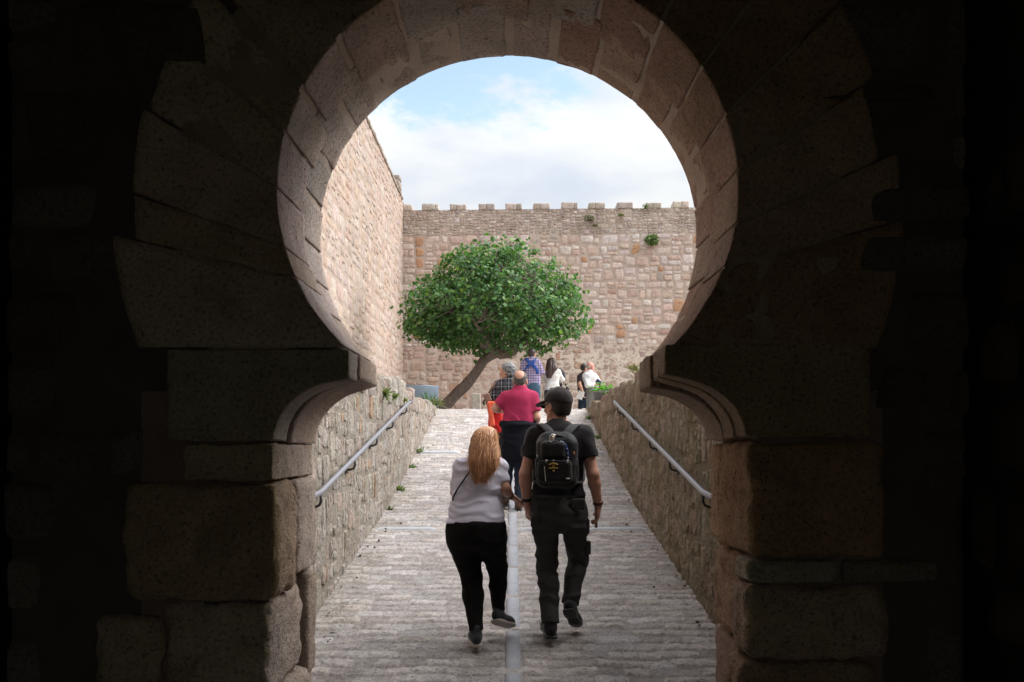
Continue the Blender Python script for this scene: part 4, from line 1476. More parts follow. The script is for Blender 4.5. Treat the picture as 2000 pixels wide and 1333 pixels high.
class Vol:
    def __init__(self):
        self.ops = []
        self.lo, self.hi = np.full(3, 1e9), np.full(3, -1e9)

    def _grow(self, lo, hi):
        self.lo, self.hi = np.minimum(self.lo, lo), np.maximum(self.hi, hi)

    def cap(self, a, b, ra, rb=None, k=0.02, cut=False, squash=None, mode="add"):
        a, b = np.asarray(a, float), np.asarray(b, float)
        rb = ra if rb is None else rb
        m = max(ra, rb) + k
        lo, hi = np.minimum(a, b) - m, np.maximum(a, b) + m
        ba = b - a
        L2 = ba.dot(ba) + 1e-12
        dr = ba / math.sqrt(L2)
        def f(X, Y, Z):
            px, py, pz = X - a[0], Y - a[1], Z - a[2]
            tr = (px * ba[0] + py * ba[1] + pz * ba[2]) / L2
            t = np.clip(tr, 0, 1)
            d = np.sqrt((px - t * ba[0]) ** 2 + (py - t * ba[1]) ** 2 + (pz - t * ba[2]) ** 2) - (ra + (rb - ra) * t)
            if cut:
                d = np.maximum(d, (tr - 1) * math.sqrt(L2))
            return d
        self.ops.append((mode, lo, hi, f, k))
        if mode == "add":
            self._grow(lo, hi)
        return self

    def ell(self, c, r, R=None, k=0.02, mode="add"):
        c, r = np.asarray(c, float), np.asarray(r, float)
        R = np.eye(3) if R is None else np.asarray(R, float)      # rows = local axes
        m = r.max() + k
        def f(X, Y, Z):
            p = [X - c[0], Y - c[1], Z - c[2]]
            q = [sum(R[i, j] * p[j] for j in range(3)) / r[i] for i in range(3)]
            k0 = np.sqrt(q[0] ** 2 + q[1] ** 2 + q[2] ** 2)
            k1 = np.sqrt((q[0] / r[0]) ** 2 + (q[1] / r[1]) ** 2 + (q[2] / r[2]) ** 2) + 1e-9
            return k0 * (k0 - 1) / k1
        self.ops.append((mode, c - m, c + m, f, k))
        if mode == "add":
            self._grow(c - m, c + m)
        return self

    def box(self, c, h, R=None, rnd=0.02, k=0.01, mode="add"):
        c, h = np.asarray(c, float), np.asarray(h, float)
        R = np.eye(3) if R is None else np.asarray(R, float)
        m = np.linalg.norm(h) + k
        def f(X, Y, Z):
            p = [X - c[0], Y - c[1], Z - c[2]]
            q = [np.abs(sum(R[i, j] * p[j] for j in range(3))) - (h[i] - rnd) for i in range(3)]
            o = np.sqrt(sum(np.maximum(t, 0) ** 2 for t in q))
            return o + np.minimum(np.maximum(np.maximum(q[0], q[1]), q[2]), 0) - rnd
        self.ops.append((mode, c - m, c + m, f, k))
        if mode == "add":
            self._grow(c - m, c + m)
        return self

    def loft(self, rows, k=0.03, e=2.3, endcut=0.012, mode="add"):
        """rows: (z, cx, cy, a, b) - an upright stack of flattened ovals"""
        rows = np.array(sorted(rows), float)
        z = rows[:, 0]
        lo = np.array([(rows[:, 1] - rows[:, 3]).min() - k, (rows[:, 2] - rows[:, 4]).min() - k, z[0] - k])
        hi = np.array([(rows[:, 1] + rows[:, 3]).max() + k, (rows[:, 2] + rows[:, 4]).max() + k, z[-1] + k])
        def f(X, Y, Z):
            zz = np.clip(Z, z[0], z[-1])
            sh = zz.shape
            zf = zz.ravel()
            cx, cy, a, b = (pchip(z, rows[:, i], zf).reshape(sh) for i in (1, 2, 3, 4))
            q = (np.abs((X - cx) / a) ** e + np.abs((Y - cy) / b) ** e) ** (1 / e)
            d = (q - 1) * np.minimum(a, b)
            dz = np.maximum(z[0] - Z, Z - z[-1])
            return np.maximum(d, dz)
        self.ops.append((mode, lo, hi, f, k))
        if mode == "add":
            self._grow(lo, hi)
        return self

    def plane(self, p0, n, k=0.01):
        """keep what lies on the side the normal points away from"""
        p0, n = np.asarray(p0, float), unit(n)
        self.ops.append(("int", None, None, lambda X, Y, Z: (X - p0[0]) * n[0] + (Y - p0[1]) * n[1] + (Z - p0[2]) * n[2], k))
        return self

    def mesh(self, pitch, post=None):
        lo, hi = self.lo - 2.5 * pitch, self.hi + 2.5 * pitch
        n = np.ceil((hi - lo) / pitch).astype(int) + 1
        ax = [(lo[i] + np.arange(n[i]) * pitch).astype(np.float32) for i in range(3)]
        Fd = np.full(n, 0.3, np.float32)
        for mode, l, h, f, k in self.ops:
            if mode == "int":
                g = f(ax[0][:, None, None], ax[1][None, :, None], ax[2][None, None, :])
                q = np.clip(0.5 - 0.5 * (Fd - g) / k, 0, 1)
                Fd[:] = Fd * (1 - q) + g * q + k * q * (1 - q)
                continue
            i0 = np.clip(np.floor((l - lo) / pitch).astype(int), 0, n)
            i1 = np.clip(np.ceil((h - lo) / pitch).astype(int) + 1, 0, n)
            if np.any(i1 <= i0):
                continue
            sl = tuple(slice(i0[i], i1[i]) for i in range(3))
            g = f(ax[0][sl[0]][:, None, None], ax[1][sl[1]][None, :, None], ax[2][sl[2]][None, None, :]).astype(np.float32)
            s = Fd[sl]
            if mode == "add":
                q = np.clip(0.5 + 0.5 * (s - g) / k, 0, 1)
                Fd[sl] = s * (1 - q) + g * q - k * q * (1 - q)
            else:                                                # hollow out
                g = -g
                q = np.clip(0.5 - 0.5 * (s - g) / k, 0, 1)
                Fd[sl] = s * (1 - q) + g * q + k * q * (1 - q)
        if post is not None:
            band = np.argwhere(np.abs(Fd) < 0.05)
            P = lo + band * pitch
            Fd[tuple(band.T)] += post(P).astype(np.float32)
        return surface_net(Fd, lo, pitch)


def surface_net(Fd, lo, pitch):
    S = Fd < 0
    n = np.array(Fd.shape)
    c = n - 1
    cnt = np.zeros(c, np.int16)
    for dx in (0, 1):
        for dy in (0, 1):
            for dz in (0, 1):
                cnt += S[dx:c[0] + dx, dy:c[1] + dy, dz:c[2] + dz]
    cells = np.argwhere((cnt > 0) & (cnt < 8))
    idx = np.full(c, -1, np.int32)
    idx[tuple(cells.T)] = np.arange(len(cells))
    acc, num = np.zeros((len(cells), 3)), np.zeros(len(cells))
    cor = [np.array(o) for o in ((0, 0, 0), (1, 0, 0), (0, 1, 0), (1, 1, 0), (0, 0, 1), (1, 0, 1), (0, 1, 1), (1, 1, 1))]
    val = [Fd[tuple((cells + o).T)] for o in cor]
    for a, b in ((0, 1), (2, 3), (4, 5), (6, 7), (0, 2), (1, 3), (4, 6), (5, 7), (0, 4), (1, 5), (2, 6), (3, 7)):
        va, vb = val[a], val[b]
        m = (va < 0) != (vb < 0)
        t = np.where(m, va / np.where(m, va - vb, 1), 0)
        acc += np.where(m[:, None], cor[a] + t[:, None] * (cor[b] - cor[a]), 0)
        num += m
    V = lo + (cells + acc / num[:, None]) * pitch
    Q = []
    for axis in range(3):
        sl0, sl1 = [slice(1, -1)] * 3, [slice(1, -1)] * 3
        sl0[axis], sl1[axis] = slice(0, -1), slice(1, None)
        A, Bm = S[tuple(sl0)], S[tuple(sl1)]
        e = np.argwhere(A != Bm)
        flip = A[tuple(e.T)]
        off = np.array([1, 1, 1])
        off[axis] = 0
        e = e + off
        u, w = (axis + 1) % 3, (axis + 2) % 3
        du, dw = np.zeros(3, int), np.zeros(3, int)
        du[u], dw[w] = 1, 1
        q = np.stack([idx[tuple((e - du - dw).T)], idx[tuple((e - dw).T)], idx[tuple(e.T)], idx[tuple((e - du).T)]], 1)
        q[~flip] = q[~flip][:, ::-1]
        Q.append(q)
    Q = np.concatenate(Q)
    return V, Q[(Q >= 0).all(1)]


def folds(amp, scale, seed, low=None):
    """creases in cloth: ridged noise stretched along one direction; low = (z, extra amplitude below/above)"""
    sc = np.asarray(scale, float)
    def f(P):
        w = P + 0.03 * np.stack([vnoise(P * 9, seed + 1), vnoise(P * 9 + 7, seed + 2), vnoise(P * 9 + 13, seed + 3)], 1)
        q = 1 - 2 * np.abs(vnoise(w * sc, seed)) + 0.5 * vnoise(w * sc * 2.1 + 5, seed + 4)
        a = amp
        if low is not None:
            a = amp * (0.35 + 0.65 * np.clip(1 - np.abs(P[:, 2] - low[0]) / low[1], 0, 1))
        return -a * (q - 0.25)
    return f


def add_head(v, c, fwd, s=1.0, nose=1.0):
    """c = centre of the skull; s = 1 for a head 0.235 m tall"""
    f = unit(fwd)
    r = unit(np.cross(f, [0, 0, 1]))
    u = np.cross(r, f)
    R = np.array([r, f, u])
    at = lambda a, b, h: c + s * (a * r + b * f + h * u)
    v.ell(at(0, -0.012, 0.028), s * np.array([0.076, 0.096, 0.088]), R, 0.02)
    v.ell(at(0, 0.028, -0.035), s * np.array([0.06, 0.066, 0.078]), R, 0.025)
    v.ell(at(0, 0.062, -0.098), s * np.array([0.028, 0.026, 0.02]), R, 0.03)
    v.cap(at(-0.052, 0.02, -0.062), at(-0.02, 0.066, -0.098), s * 0.02, s * 0.018, 0.02)
    v.cap(at(0.052, 0.02, -0.062), at(0.02, 0.066, -0.098), s * 0.02, s * 0.018, 0.02)
    for sx in (-1, 1):
        v.cap(at(sx * 0.014, 0.084, 0.022), at(sx * 0.045, 0.074, 0.022), s * 0.011, s * 0.009, 0.012)
        v.ell(at(sx * 0.042, 0.07, -0.028), s * np.array([0.022, 0.017, 0.018]), R, 0.018)
    for sx in (-1, 1):
        v.ell(at(sx * 0.031, 0.102, 0.003), s * np.array([0.015, 0.017, 0.010]), R, 0.008, "sub")
    v.cap(at(0, 0.090, 0.008), at(0, 0.110 + 0.006 * (nose - 1), -0.032), s * 0.008, s * 0.0125 * nose, 0.008)
    for sx in (-1, 1):
        v.ell(at(sx * 0.011, 0.098, -0.038), s * np.array([0.008, 0.010, 0.007]), R, 0.006)
    v.ell(at(0, 0.093, -0.064), s * np.array([0.023, 0.010, 0.006]), R, 0.006)
    v.ell(at(0, 0.091, -0.074), s * np.array([0.020, 0.010, 0.007]), R, 0.006)
    for sx in (-1, 1):
        e = at(sx * 0.079, -0.006, -0.012)
        Re = np.array([unit(sx * r - 0.35 * f), unit(f + 0.35 * sx * r), u])
        v.ell(e, s * np.array([0.010, 0.020, 0.033]), Re, 0.008)
        v.ell(e + s * 0.008 * sx * r + s * 0.004 * f, s * np.array([0.006, 0.010, 0.018]), Re, 0.004, "sub")
        v.ell(e + s * np.array(-0.022 * u), s * np.array([0.007, 0.009, 0.009]), Re, 0.005)
    return at, R


def add_hand(v, w, d, n, side, curl=0.5, s=1.0, spread=0.10):
    """w wrist, d direction of the palm, n palm normal (the way fingers close), side = towards the thumb"""
    d = unit(d)
    n = unit(np.asarray(n, float) - d * np.dot(n, d))
    sd = unit(np.cross(d, n))
    if np.dot(sd, side) < 0:
        sd = -sd
    R = np.array([sd, d, n])
    v.ell(w + s * 0.05 * d, s * np.array([0.039, 0.056, 0.0165]), R, 0.012)
    v.cap(w, w + s * 0.04 * d, s * 0.024, s * 0.022, 0.012)
    L = (0.060, 0.074, 0.080, 0.072)
    tips = []
    for i in range(4):
        o = (-0.029, -0.010, 0.010, 0.029)[i]
        p = w + s * (0.090 + (0, 0.006, 0.007, 0.003)[i]) * d + s * o * sd
        dr = unit(d + spread * (o / 0.029) * sd)
        c = curl * (1.0 + 0.12 * (1.5 - i))
        for j, (fl, rr) in enumerate(((0.45, 0.0092), (0.32, 0.0085), (0.25, 0.0076))):
            ang = c * (0.7 + 0.45 * j)
            dd = unit(dr * math.cos(ang * (j + 1) * 0.6) + n * math.sin(ang * (j + 1) * 0.6))
            q = p + s * L[i] * fl * dd
            v.cap(p, q, s * rr, s * rr * 0.93, 0.0035)
            p = q
        tips.append(p)
    p = w + s * (0.028 * d + 0.027 * sd)
    q = p + s * 0.045 * unit(d * 0.75 + sd * 0.75 + n * 0.35)
    v.cap(p, q, s * 0.0135, s * 0.0115, 0.01)
    v.cap(q, q + s * 0.034 * unit(d * 0.95 + sd * 0.15 + n * (0.25 + 0.5 * curl)), s * 0.0105, s * 0.0085, 0.004)
    return tips


def shoe_vol(ankle, toe_dir, L=0.27, wd=0.047, hgt=0.085, up=(0, 0, 1)):
    t = unit(toe_dir)
    s_ = unit(np.cross(t, up))
    u = np.cross(s_, t)
    R = np.array([s_, t, u])
    at = lambda a, b, h: ankle + a * s_ + b * t + h * u
    v = Vol()
    v.ell(at(0, -0.015, -0.045), (wd * 0.86, 0.062, 0.05), R, 0.02)
    v.cap(at(0, -0.01, 0.02), at(0, 0.0, -0.03), wd * 0.86, wd * 0.9, 0.02)
    v.ell(at(0, 0.08, -0.055), (wd * 0.92, 0.10, 0.036), R, 0.03)
    v.ell(at(0, L - 0.125, -0.062), (wd * 0.98, 0.066, 0.028), R, 0.03)
    v.plane(at(0, 0, -0.092), -u, 0.006)
    so = Vol()
    so.box(at(0, -0.02, -0.088), (wd * 0.84, 0.055, 0.012), R, 0.012, 0.02)
    so.box(at(0, 0.06, -0.088), (wd * 0.86, 0.10, 0.012), R, 0.012, 0.02)
    so.ell(at(0, L - 0.125, -0.086), (wd * 1.04, 0.072, 0.014), R, 0.02)
    return v, so


PERSON = {}


def figure(key, label, d, sp, group=None):
    """sp: the pose measured off the photograph, every joint as (px, py, depth offset in m)"""
    p = F / d
    J = lambda t: PX(t[0], t[1], d + t[2])
    zc = lambda py: EYE + (870 - py) / p
    xc = lambda px: (px - 1000) / p
    foot = np.array(sp["root"]) if "root" in sp else np.array([xc(sp["cx"]), d, float(ramp_z(d))])
    root = empty("person", tuple(foot), label, "person", group)
    pitch = sp.get("pitch", 0.007)
    skin = sp.get("skin", M["skin"])
    # ---- body
    b = Vol()
    hc = J(sp["head"])
    hs = sp.get("hs", 1.0)
    rows = [(zc(t[0]), xc(t[1]), d + t[4], t[2] / p, t[3]) for t in sp["torso"]]
    rows = sorted(rows)
    b.loft([(z, x, y, a * 0.86, bb * 0.84) for z, x, y, a, bb in rows], 0.03)
    prow = sorted([(zc(t[0]), xc(t[1]), d + t[4], t[2] / p, t[3]) for t in sp["pelvis"]])
    b.loft([(z, x, y, a * 0.86, bb * 0.84) for z, x, y, a, bb in prow], 0.03)
    nb = J(sp["neck"])
    nr = sp.get("neck_r", 0.058)
    b.cap(nb, hc + np.array([0, 0, -0.05]) * hs, nr * 1.08, nr * 0.92, 0.03)
    at, R = add_head(b, hc, sp["fwd"], hs, sp.get("nose", 1.0))
    for sd in ("L", "R"):
        ar = sp["arm" + sd]
        S, E, W = J(ar[0]), J(ar[1]), J(ar[2])
        r0, r1, r2 = ar[3]
        b.cap(S, E, r0 * 0.86, r1, 0.02)
        m = E + (W - E) * 0.3
        b.cap(E, m, r1, r1 * 1.04, 0.02)
        b.cap(m, W, r1 * 1.02, r2, 0.02)
        if ar[4] is not None:
            hd, hn, hside, curl = ar[4]
            PERSON[(key, "tips" + sd)] = add_hand(b, W + unit(hd) * 0.01, hd, hn, hside, curl, sp.get("hand_s", 1.0))
    for sd in ("L", "R"):
        lg = sp["leg" + sd]
        H, K, A = J(lg[0]), J(lg[1]), J(lg[2])
        q = [x / p for x in lg[3]]
        b.cap(H, K, q[0] * 0.78, q[1] * 0.8, 0.03)
        b.cap(K, A, q[1] * 0.8, min(q[2] * 0.75, 0.04), 0.02)
        t = unit(lg[4])
        b.cap(A + np.array([0, 0, -0.035]), A + t * 0.14 + np.array([0, 0, -0.055]), 0.033, 0.025, 0.02)
    V, Fq = b.mesh(min(pitch, 0.0065))
    mesh_obj("body", V, Fq, skin, root, None, True, foot)
    for sx in (-1, 1):
        V, Fc = lathe([(0.0001, 0.0115), (0.006, 0.0100), (0.0100, 0.0058), (0.0115, 0.0), (0.0100, -0.0058), (0.006, -0.01), (0.0001, -0.0115)], 12)
        mesh_obj("eye", V * hs + at(sx * 0.031, 0.0815, 0.003), Fc, M["eye"], root, None, True, foot)
    # ---- shirt
    sh = Vol()
    sh.loft(rows, 0.03, sp.get("tor_e", 2.3))
    for sd in ("L", "R"):
        ar = sp["arm" + sd]
        S, E, W = J(ar[0]), J(ar[1]), J(ar[2])
        fr, rs, re = ar[5]
        if fr <= 1:
            sh.cap(S, S + (E - S) * fr, rs, re, 0.045, True)
        else:
            sh.cap(S, E, rs, (rs + re) / 2, 0.045)
            sh.cap(E, E + (W - E) * (fr - 1), (rs + re) / 2, re, 0.03, True)
    if "collar" in sp:
        c0, c1, cr = J(sp["collar"][0]), J(sp["collar"][1]), sp["collar"][2]
        sh.cap(c0, c1, cr * 1.1, cr, 0.03, True)
    V, Fq = sh.mesh(pitch, sp.get("shirt_folds"))
    shirt = mesh_obj(sp.get("shirt_name", "shirt"), V, Fq, sp["shirt"], root, None, True, foot)
    # ---- trousers
    tv = Vol()
    tv.loft(prow, 0.03, 2.2)
    for sd in ("L", "R"):
        lg = sp["leg" + sd]
        H, K, A = J(lg[0]), J(lg[1]), J(lg[2])
        q = [x / p for x in lg[3]]
        tv.cap(H, K, q[0], q[1], 0.035)
        if len(lg) > 5:
            m = K + (A - K) * 0.35
            tv.cap(K, m, q[1], lg[5] / p, 0.03)
            tv.cap(m, A, lg[5] / p, q[2], 0.03, True)
        else:
            tv.cap(K, A, q[1], q[2], 0.03, True)
    V, Fq = tv.mesh(pitch, sp.get("pants_folds"))
    mesh_obj("trousers", V, Fq, sp["pants"], root, None, True, foot)
    # ---- shoes
    for sd in ("L", "R"):
        lg = sp["leg" + sd]
        A = J(lg[2])
        v, so = shoe_vol(A + np.array([0, 0, sp.get("shoe_dz", 0.0)]), lg[4], sp.get("shoe_l", 0.27), sp.get("shoe_w", 0.047), up=sp.get("shoe_up" + sd, (0, 0, 1)))
        V, Fq = v.mesh(min(pitch, 0.008))
        so_o = mesh_obj("shoe", V, Fq, sp["shoe"], root, None, True, foot)
        V, Fq = so.mesh(min(pitch, 0.006))
        mesh_obj("sole", V, Fq, sp.get("sole", M["black"]), so_o, None, True, foot)
    PERSON[key] = dict(root=root, foot=foot, d=d, p=p, J=J, at=at, R=R, hc=hc, hs=hs, rows=rows, prow=prow, shirt=shirt)
    return PERSON[key]


def hair_cap(P, mat, name="hair", grow=0.012, face=0.045, low=-0.06, crown=None, post=None, nape=-0.075, pitch=0.005, temple=0.0):
    at, R, s = P["at"], P["R"], P["hs"]
    r, f, u = R
    v = Vol()
    v.ell(at(0, -0.014, 0.03), s * (np.array([0.076, 0.096, 0.088]) + grow), R, 0.01)
    v.ell(at(0, -0.045, -0.035), s * (np.array([0.058, 0.048, 0.06]) + grow * 0.7), R, 0.03)
    v.plane(at(0, face, 0.05), unit(f * 0.85 - u * 0.55), 0.008)
    v.plane(at(0, 0, nape), -u, 0.008)
    v.plane(at(0, 0.012 + temple, low), unit(f * 0.8 - u * 0.5), 0.012)
    if crown is not None:
        v.ell(at(0, crown[0], crown[1]), s * np.array(crown[2]), R, 0.006, "sub")
    V, Fq = v.mesh(pitch, post)
    return mesh_obj(name, V, Fq, mat, P["root"], None, True, P["foot"])


def ribbon(path, wdir, w, t):
    """a flat strap swept along a path; wdir across it"""
    path = np.asarray(path, float)
    q = np.linspace(0, len(path) - 1, 8 * (len(path) - 1) + 1)
    P = np.stack([pchip(np.arange(len(path)), path[:, k], q) for k in range(3)], 1)
    T = np.gradient(P, axis=0)
    T /= np.linalg.norm(T, axis=1)[:, None]
    Wd = np.broadcast_to(np.asarray(wdir, float), P.shape)
    Wd = Wd - T * (Wd * T).sum(1)[:, None]
    Wd /= np.linalg.norm(Wd, axis=1)[:, None]
    Nn = np.cross(T, Wd)
    sec = np.array([[-1, -0.5], [-0.9, -1], [0.9, -1], [1, -0.5], [1, 0.5], [0.9, 1], [-0.9, 1], [-1, 0.5]])
    V = (P[:, None, :] + sec[None, :, :1] * Wd[:, None, :] * w / 2 + sec[None, :, 1:] * Nn[:, None, :] * t / 2).reshape(-1, 3)
    n, m = len(P), 8
    i, j = np.meshgrid(np.arange(n - 1), np.arange(m), indexing="ij")
    a, b = (i * m + j).ravel(), (i * m + (j + 1) % m).ravel()
    Fq = np.stack([a, b, b + m, a + m], 1)
    e0 = np.array([[0, 1, 2, 3], [0, 3, 4, 7], [4, 5, 6, 7]])
    return V, np.concatenate([Fq, e0[:, ::-1], e0 + (n - 1) * m])


def back_y(P, x, z, out=0.0):
    """y of the back of a figure's torso at (x, z)"""
    rows = np.array(P["rows"])
    zz = np.clip(z, rows[0, 0], rows[-1, 0])
    cx, cy, a, b = (float(pchip(rows[:, 0], rows[:, i], zz)) for i in (1, 2, 3, 4))
    q = min(abs((x - cx) / a), 0.97)
    return cy - b * (1 - q**2.3) ** (1 / 2.3) - out


def band(P, name, pt, axis, rad, h, mat, parent=None):
    ax = unit(axis)
    o = mesh_obj(name, *tube(np.array([pt - ax * h / 2, pt - ax * h / 4, pt + ax * h / 4, pt + ax * h / 2]), [rad * 0.97, rad * 1.05, rad * 1.05, rad * 0.97], 16), mat, parent or P["root"], None, True, P["foot"])
    return o


# ---- walking man with cap and backpack
def man_cap():
    tee = cloth("black_tee", (0.014, 0.0125, 0.0135), 0.2, 0.4, 0.1)
    trs = cloth("charcoal_trousers", (0.040, 0.0395, 0.0385), 0.35, 0.5, 0.0)
    shoe = cloth("black_shoe", (0.013, 0.013, 0.014), 0.2, 0.3)
    sp = dict(cx=1085, pitch=0.0065, skin=M["skin_tan"],
              head=(1089, 793, 0.02), fwd=(-0.66, 0.75, -0.05), hs=1.0, neck=(1092, 833, 0.0), neck_r=0.060,
              torso=[(822, 1092, 20, 0.07, -0.005), (829, 1092, 30, 0.085, -0.005), (838, 1092, 42, 0.10, -0.01), (852, 1091, 51, 0.115, -0.01), (880, 1090, 52, 0.13, 0.0),
                     (920, 1089, 49, 0.128, 0.01), (945, 1089, 50, 0.125, 0.01), (968, 1090, 52.5, 0.13, 0.01)],
              pelvis=[(958, 1090, 49, 0.115, 0.01), (980, 1090, 52, 0.13, 0.0), (1005, 1091, 54, 0.14, -0.01), (1025, 1092, 53, 0.13, -0.01), (1040, 1094, 48, 0.10, 0)],
              armL=((1045, 851, 0.0), (1026, 926, -0.04), (1029, 979, 0.03), (0.056, 0.041, 0.030), ((0.10, 0.25, -1), (0.9, 0.5, 0), (0.2, 1, 0), 0.75), (0.60, 0.076, 0.070)),
              armR=((1139, 848, 0.0), (1158, 926, -0.04), (1168, 985, 0.05), (0.056, 0.042, 0.030), ((0.0, 0.2, -1), (-1, 0.2, -0.1), (-0.2, 1, 0), 1.0), (0.60, 0.076, 0.070)),
              legL=((1067, 1022, 0.0), (1069, 1103, 0.04), (1075, 1216, -0.10), (27.5, 20.5, 15.5), (-0.1, 1, 0.10), 19.5),
              legR=((1119, 1018, 0.0), (1129, 1088, 0.17), (1114, 1177, 0.04), (26.5, 20, 15.5), (0.28, 0.80, -0.55), 18.5),
              shirt=tee, pants=trs, shoe=shoe, sole=M["black"], shoe_upR=(0, 0.55, 1), shoe_w=0.05, shoe_l=0.29,
              collar=((1092, 834, 0.0), (1091, 817, 0.0), 0.064),
              shirt_folds=folds(0.007, (7, 7, 13), 3), pants_folds=folds(0.010, (9, 9, 14), 9))
    P = figure("man", "man in black cap, black T-shirt and charcoal trousers walking up the ramp, face turned left", 7.0, sp)
    J, at, R = P["J"], P["at"], P["R"]
    hair_cap(P, hair_mat("dark_hair", (0.010, 0.008, 0.007), (0.03, 0.022, 0.018)), "hair", 0.009, 0.05, -0.05)
    capm = cloth("cap_cloth", (0.021, 0.016, 0.016), 0.2, 0.4, 0.2)
    v = Vol()
    v.ell(at(0, -0.012, 0.036), (0.092, 0.112, 0.100), R, 0.01)
    v.plane(at(0, 0, 0.026), unit(-R[2] + 0.12 * R[1]), 0.006)
    V, Fq = v.mesh(0.005, folds(0.002, (20, 20, 6), 5))
    c = mesh_obj("cap", V, Fq, capm, P["root"], None, True, P["foot"])
    v = Vol()
    v.ell(at(0, 0.115, 0.028), (0.078, 0.085, 0.010), np.array([R[0], unit(R[1] - 0.25 * R[2]), unit(R[2] + 0.25 * R[1])]), 0.01)
    v.plane(at(0, 0.075, 0.03), -R[1], 0.004)
    V, Fq = v.mesh(0.004)
    mesh_obj("brim", V, Fq, cloth("brim_cloth", (0.05, 0.037, 0.043), 0.1), c, None, True, P["foot"])
    V, Fc = tube(np.array([at(0.05 * math.sin(a) * 1.0, -0.114 + 0.018 * (1 - math.cos(a)), 0.032 + 0.045 * max(0, math.cos(a)) - 0.01) for a in np.linspace(-1.5, 1.5, 16)]), 0.0045, 6)
    mesh_obj("back_strap", V, Fc, cloth("cap_strap", (0.075, 0.07, 0.068), 0.1), c, None, True, P["foot"])
    V, Fc = lathe([(0, 0.006), (0.006, 0.004), (0.008, 0)], 10)
    mesh_obj("button", V + at(0, -0.012, 0.134), Fc, capm, c, None, True, P["foot"])
    # sunglasses
    tub = [at(-0.08, 0.0, 0.006), at(-0.078, 0.04, 0.010), at(-0.07, 0.088, 0.012)]
    g = mesh_obj("sunglasses", *tube(np.array(tub), 0.004, 6), M["black"], P["root"], None, True, P["foot"])
    for sx in (-1, 1):
        v = Vol()
        v.ell(at(sx * 0.034, 0.106, 0.006), (0.029, 0.006, 0.02), R, 0.005)
        V, Fq = v.mesh(0.003)
        mesh_obj("lens", V, Fq, M["black"], g, None, True, P["foot"])
    for nm, wr, el, m in (("watch", (1028.6, 975, 0.026), (1026, 926, -0.04), M["black"]), ("bracelet", (1167.6, 982, 0.045), (1158, 926, -0.04), plain_mat("red_beads", (0.08, 0.02, 0.015), 0.4, 0, 0.5, 200))):
        band(P, nm, J(wr), J(wr) - J(el), 0.036, 0.024, m)
    # belt, pocket flap
    v = Vol()
    z = P["prow"][-2][0]
    pr = np.array(P["prow"])
    zb = EYE + (870 - 969) / P["p"]
    cx, cy, a, b = (float(pchip(pr[:, 0], pr[:, i], zb)) for i in (1, 2, 3, 4))
    v.loft([(zb - 0.016, cx, cy, a + 0.004, b + 0.006), (zb + 0.016, cx, cy, a + 0.003, b + 0.005)], 0.01, 2.2)
    V, Fq = v.mesh(0.006)
    mesh_obj("belt", V, Fq, M["black"], P["root"], None, True, P["foot"])
    for (px, py, dy, w, h) in ((1143, 1028, -0.02, 0.03, 0.055), (1147, 1070, 0.12, 0.025, 0.05), (1129, 985, -0.13, 0.05, 0.04)):
        v = Vol()
        v.box(J((px, py, dy)), (w, 0.03 if dy > -0.1 else 0.012, h), None, 0.012, 0.01)
        V, Fq = v.mesh(0.006)
        mesh_obj("pocket", V, Fq, trs, P["root"], None, True, P["foot"])
    # phone in the right hand
    c = J((1164, 1011, 0.085))
    ph = empty("phone", tuple(c), "black smartphone with a pale edge held low in the capped man's right hand", "phone")
    Rp = np.array([unit([0.25, 1, 0.1]), unit([0.9, -0.25, 0]), unit([-0.12, 0.1, 1])])
    v = Vol()
    v.box(c, (0.036, 0.0045, 0.074), Rp, 0.004, 0.004)
    V, Fq = v.mesh(0.0025)
    mesh_obj("phone_case", V, Fq, plain_mat("phone_black", (0.012, 0.012, 0.014), 0.25), ph, None, True, c)
    v = Vol()
    v.box(c - Rp[0] * 0.0365, (0.0012, 0.0028, 0.066), Rp, 0.001, 0.002)
    V, Fq = v.mesh(0.0012)
    mesh_obj("metal_edge", V, Fq, M["silver"], ph, None, True, c)
    # backpack
    dk = cloth("backpack_nylon", (0.0105, 0.0105, 0.0115), 0.25, 0.5, 0.1, 0.6)
    dk2 = cloth("backpack_webbing", (0.026, 0.026, 0.028), 0.2, 0.5, 0.15, 0.7)
    c = J((1087, 902, -0.22))
    bp = empty("backpack", tuple(c), "small black backpack with a gold printed emblem and silver clips on the capped man's back", "backpack")
    v = Vol()
    v.box(J((1088, 903, -0.205)), (0.140, 0.085, 0.178), None, 0.065, 0.03)
    v.box(J((1088, 868, -0.195)), (0.118, 0.07, 0.085), None, 0.06, 0.03)
    V, Fq = v.mesh(0.006, folds(0.005, (9, 9, 12), 41))
    mesh_obj("main_bag", V, Fq, dk, bp, None, True, c)
    def pocket(px, py, dy, h, rn, sd):
        v = Vol()
        v.box(J((px, py, dy)), h, None, rn, 0.01)
        V, Fq = v.mesh(0.005, folds(0.003, (10, 10, 14), sd))
        return mesh_obj("front_pocket", V, Fq, dk, bp, None, True, c)
    pk1 = pocket(1081, 880, -0.29, (0.086, 0.036, 0.066), 0.035, 42)
    pk2 = pocket(1083, 921, -0.295, (0.118, 0.040, 0.078), 0.035, 43)
    for px in (1051.5, 1123):
        v = Vol()
        v.box(J((px, 915, -0.2)), (0.022, 0.06, 0.075), None, 0.02, 0.01)
        V, Fq = v.mesh(0.006)
        mesh_obj("side_pocket", V, Fq, dk, bp, None, True, c)
    # zip round the top pocket
    def dome(px, py, w, h, y):
        return np.array([J((px + w * math.cos(a) * (1 if abs(math.cos(a)) < 0.8 else 0.98), py - h * math.sin(a) ** 0.7, y)) for a in np.linspace(0.02, math.pi - 0.02, 24)])
    V, Fc = tube(dome(1082, 893, 25, 31, -0.305), 0.006, 8)
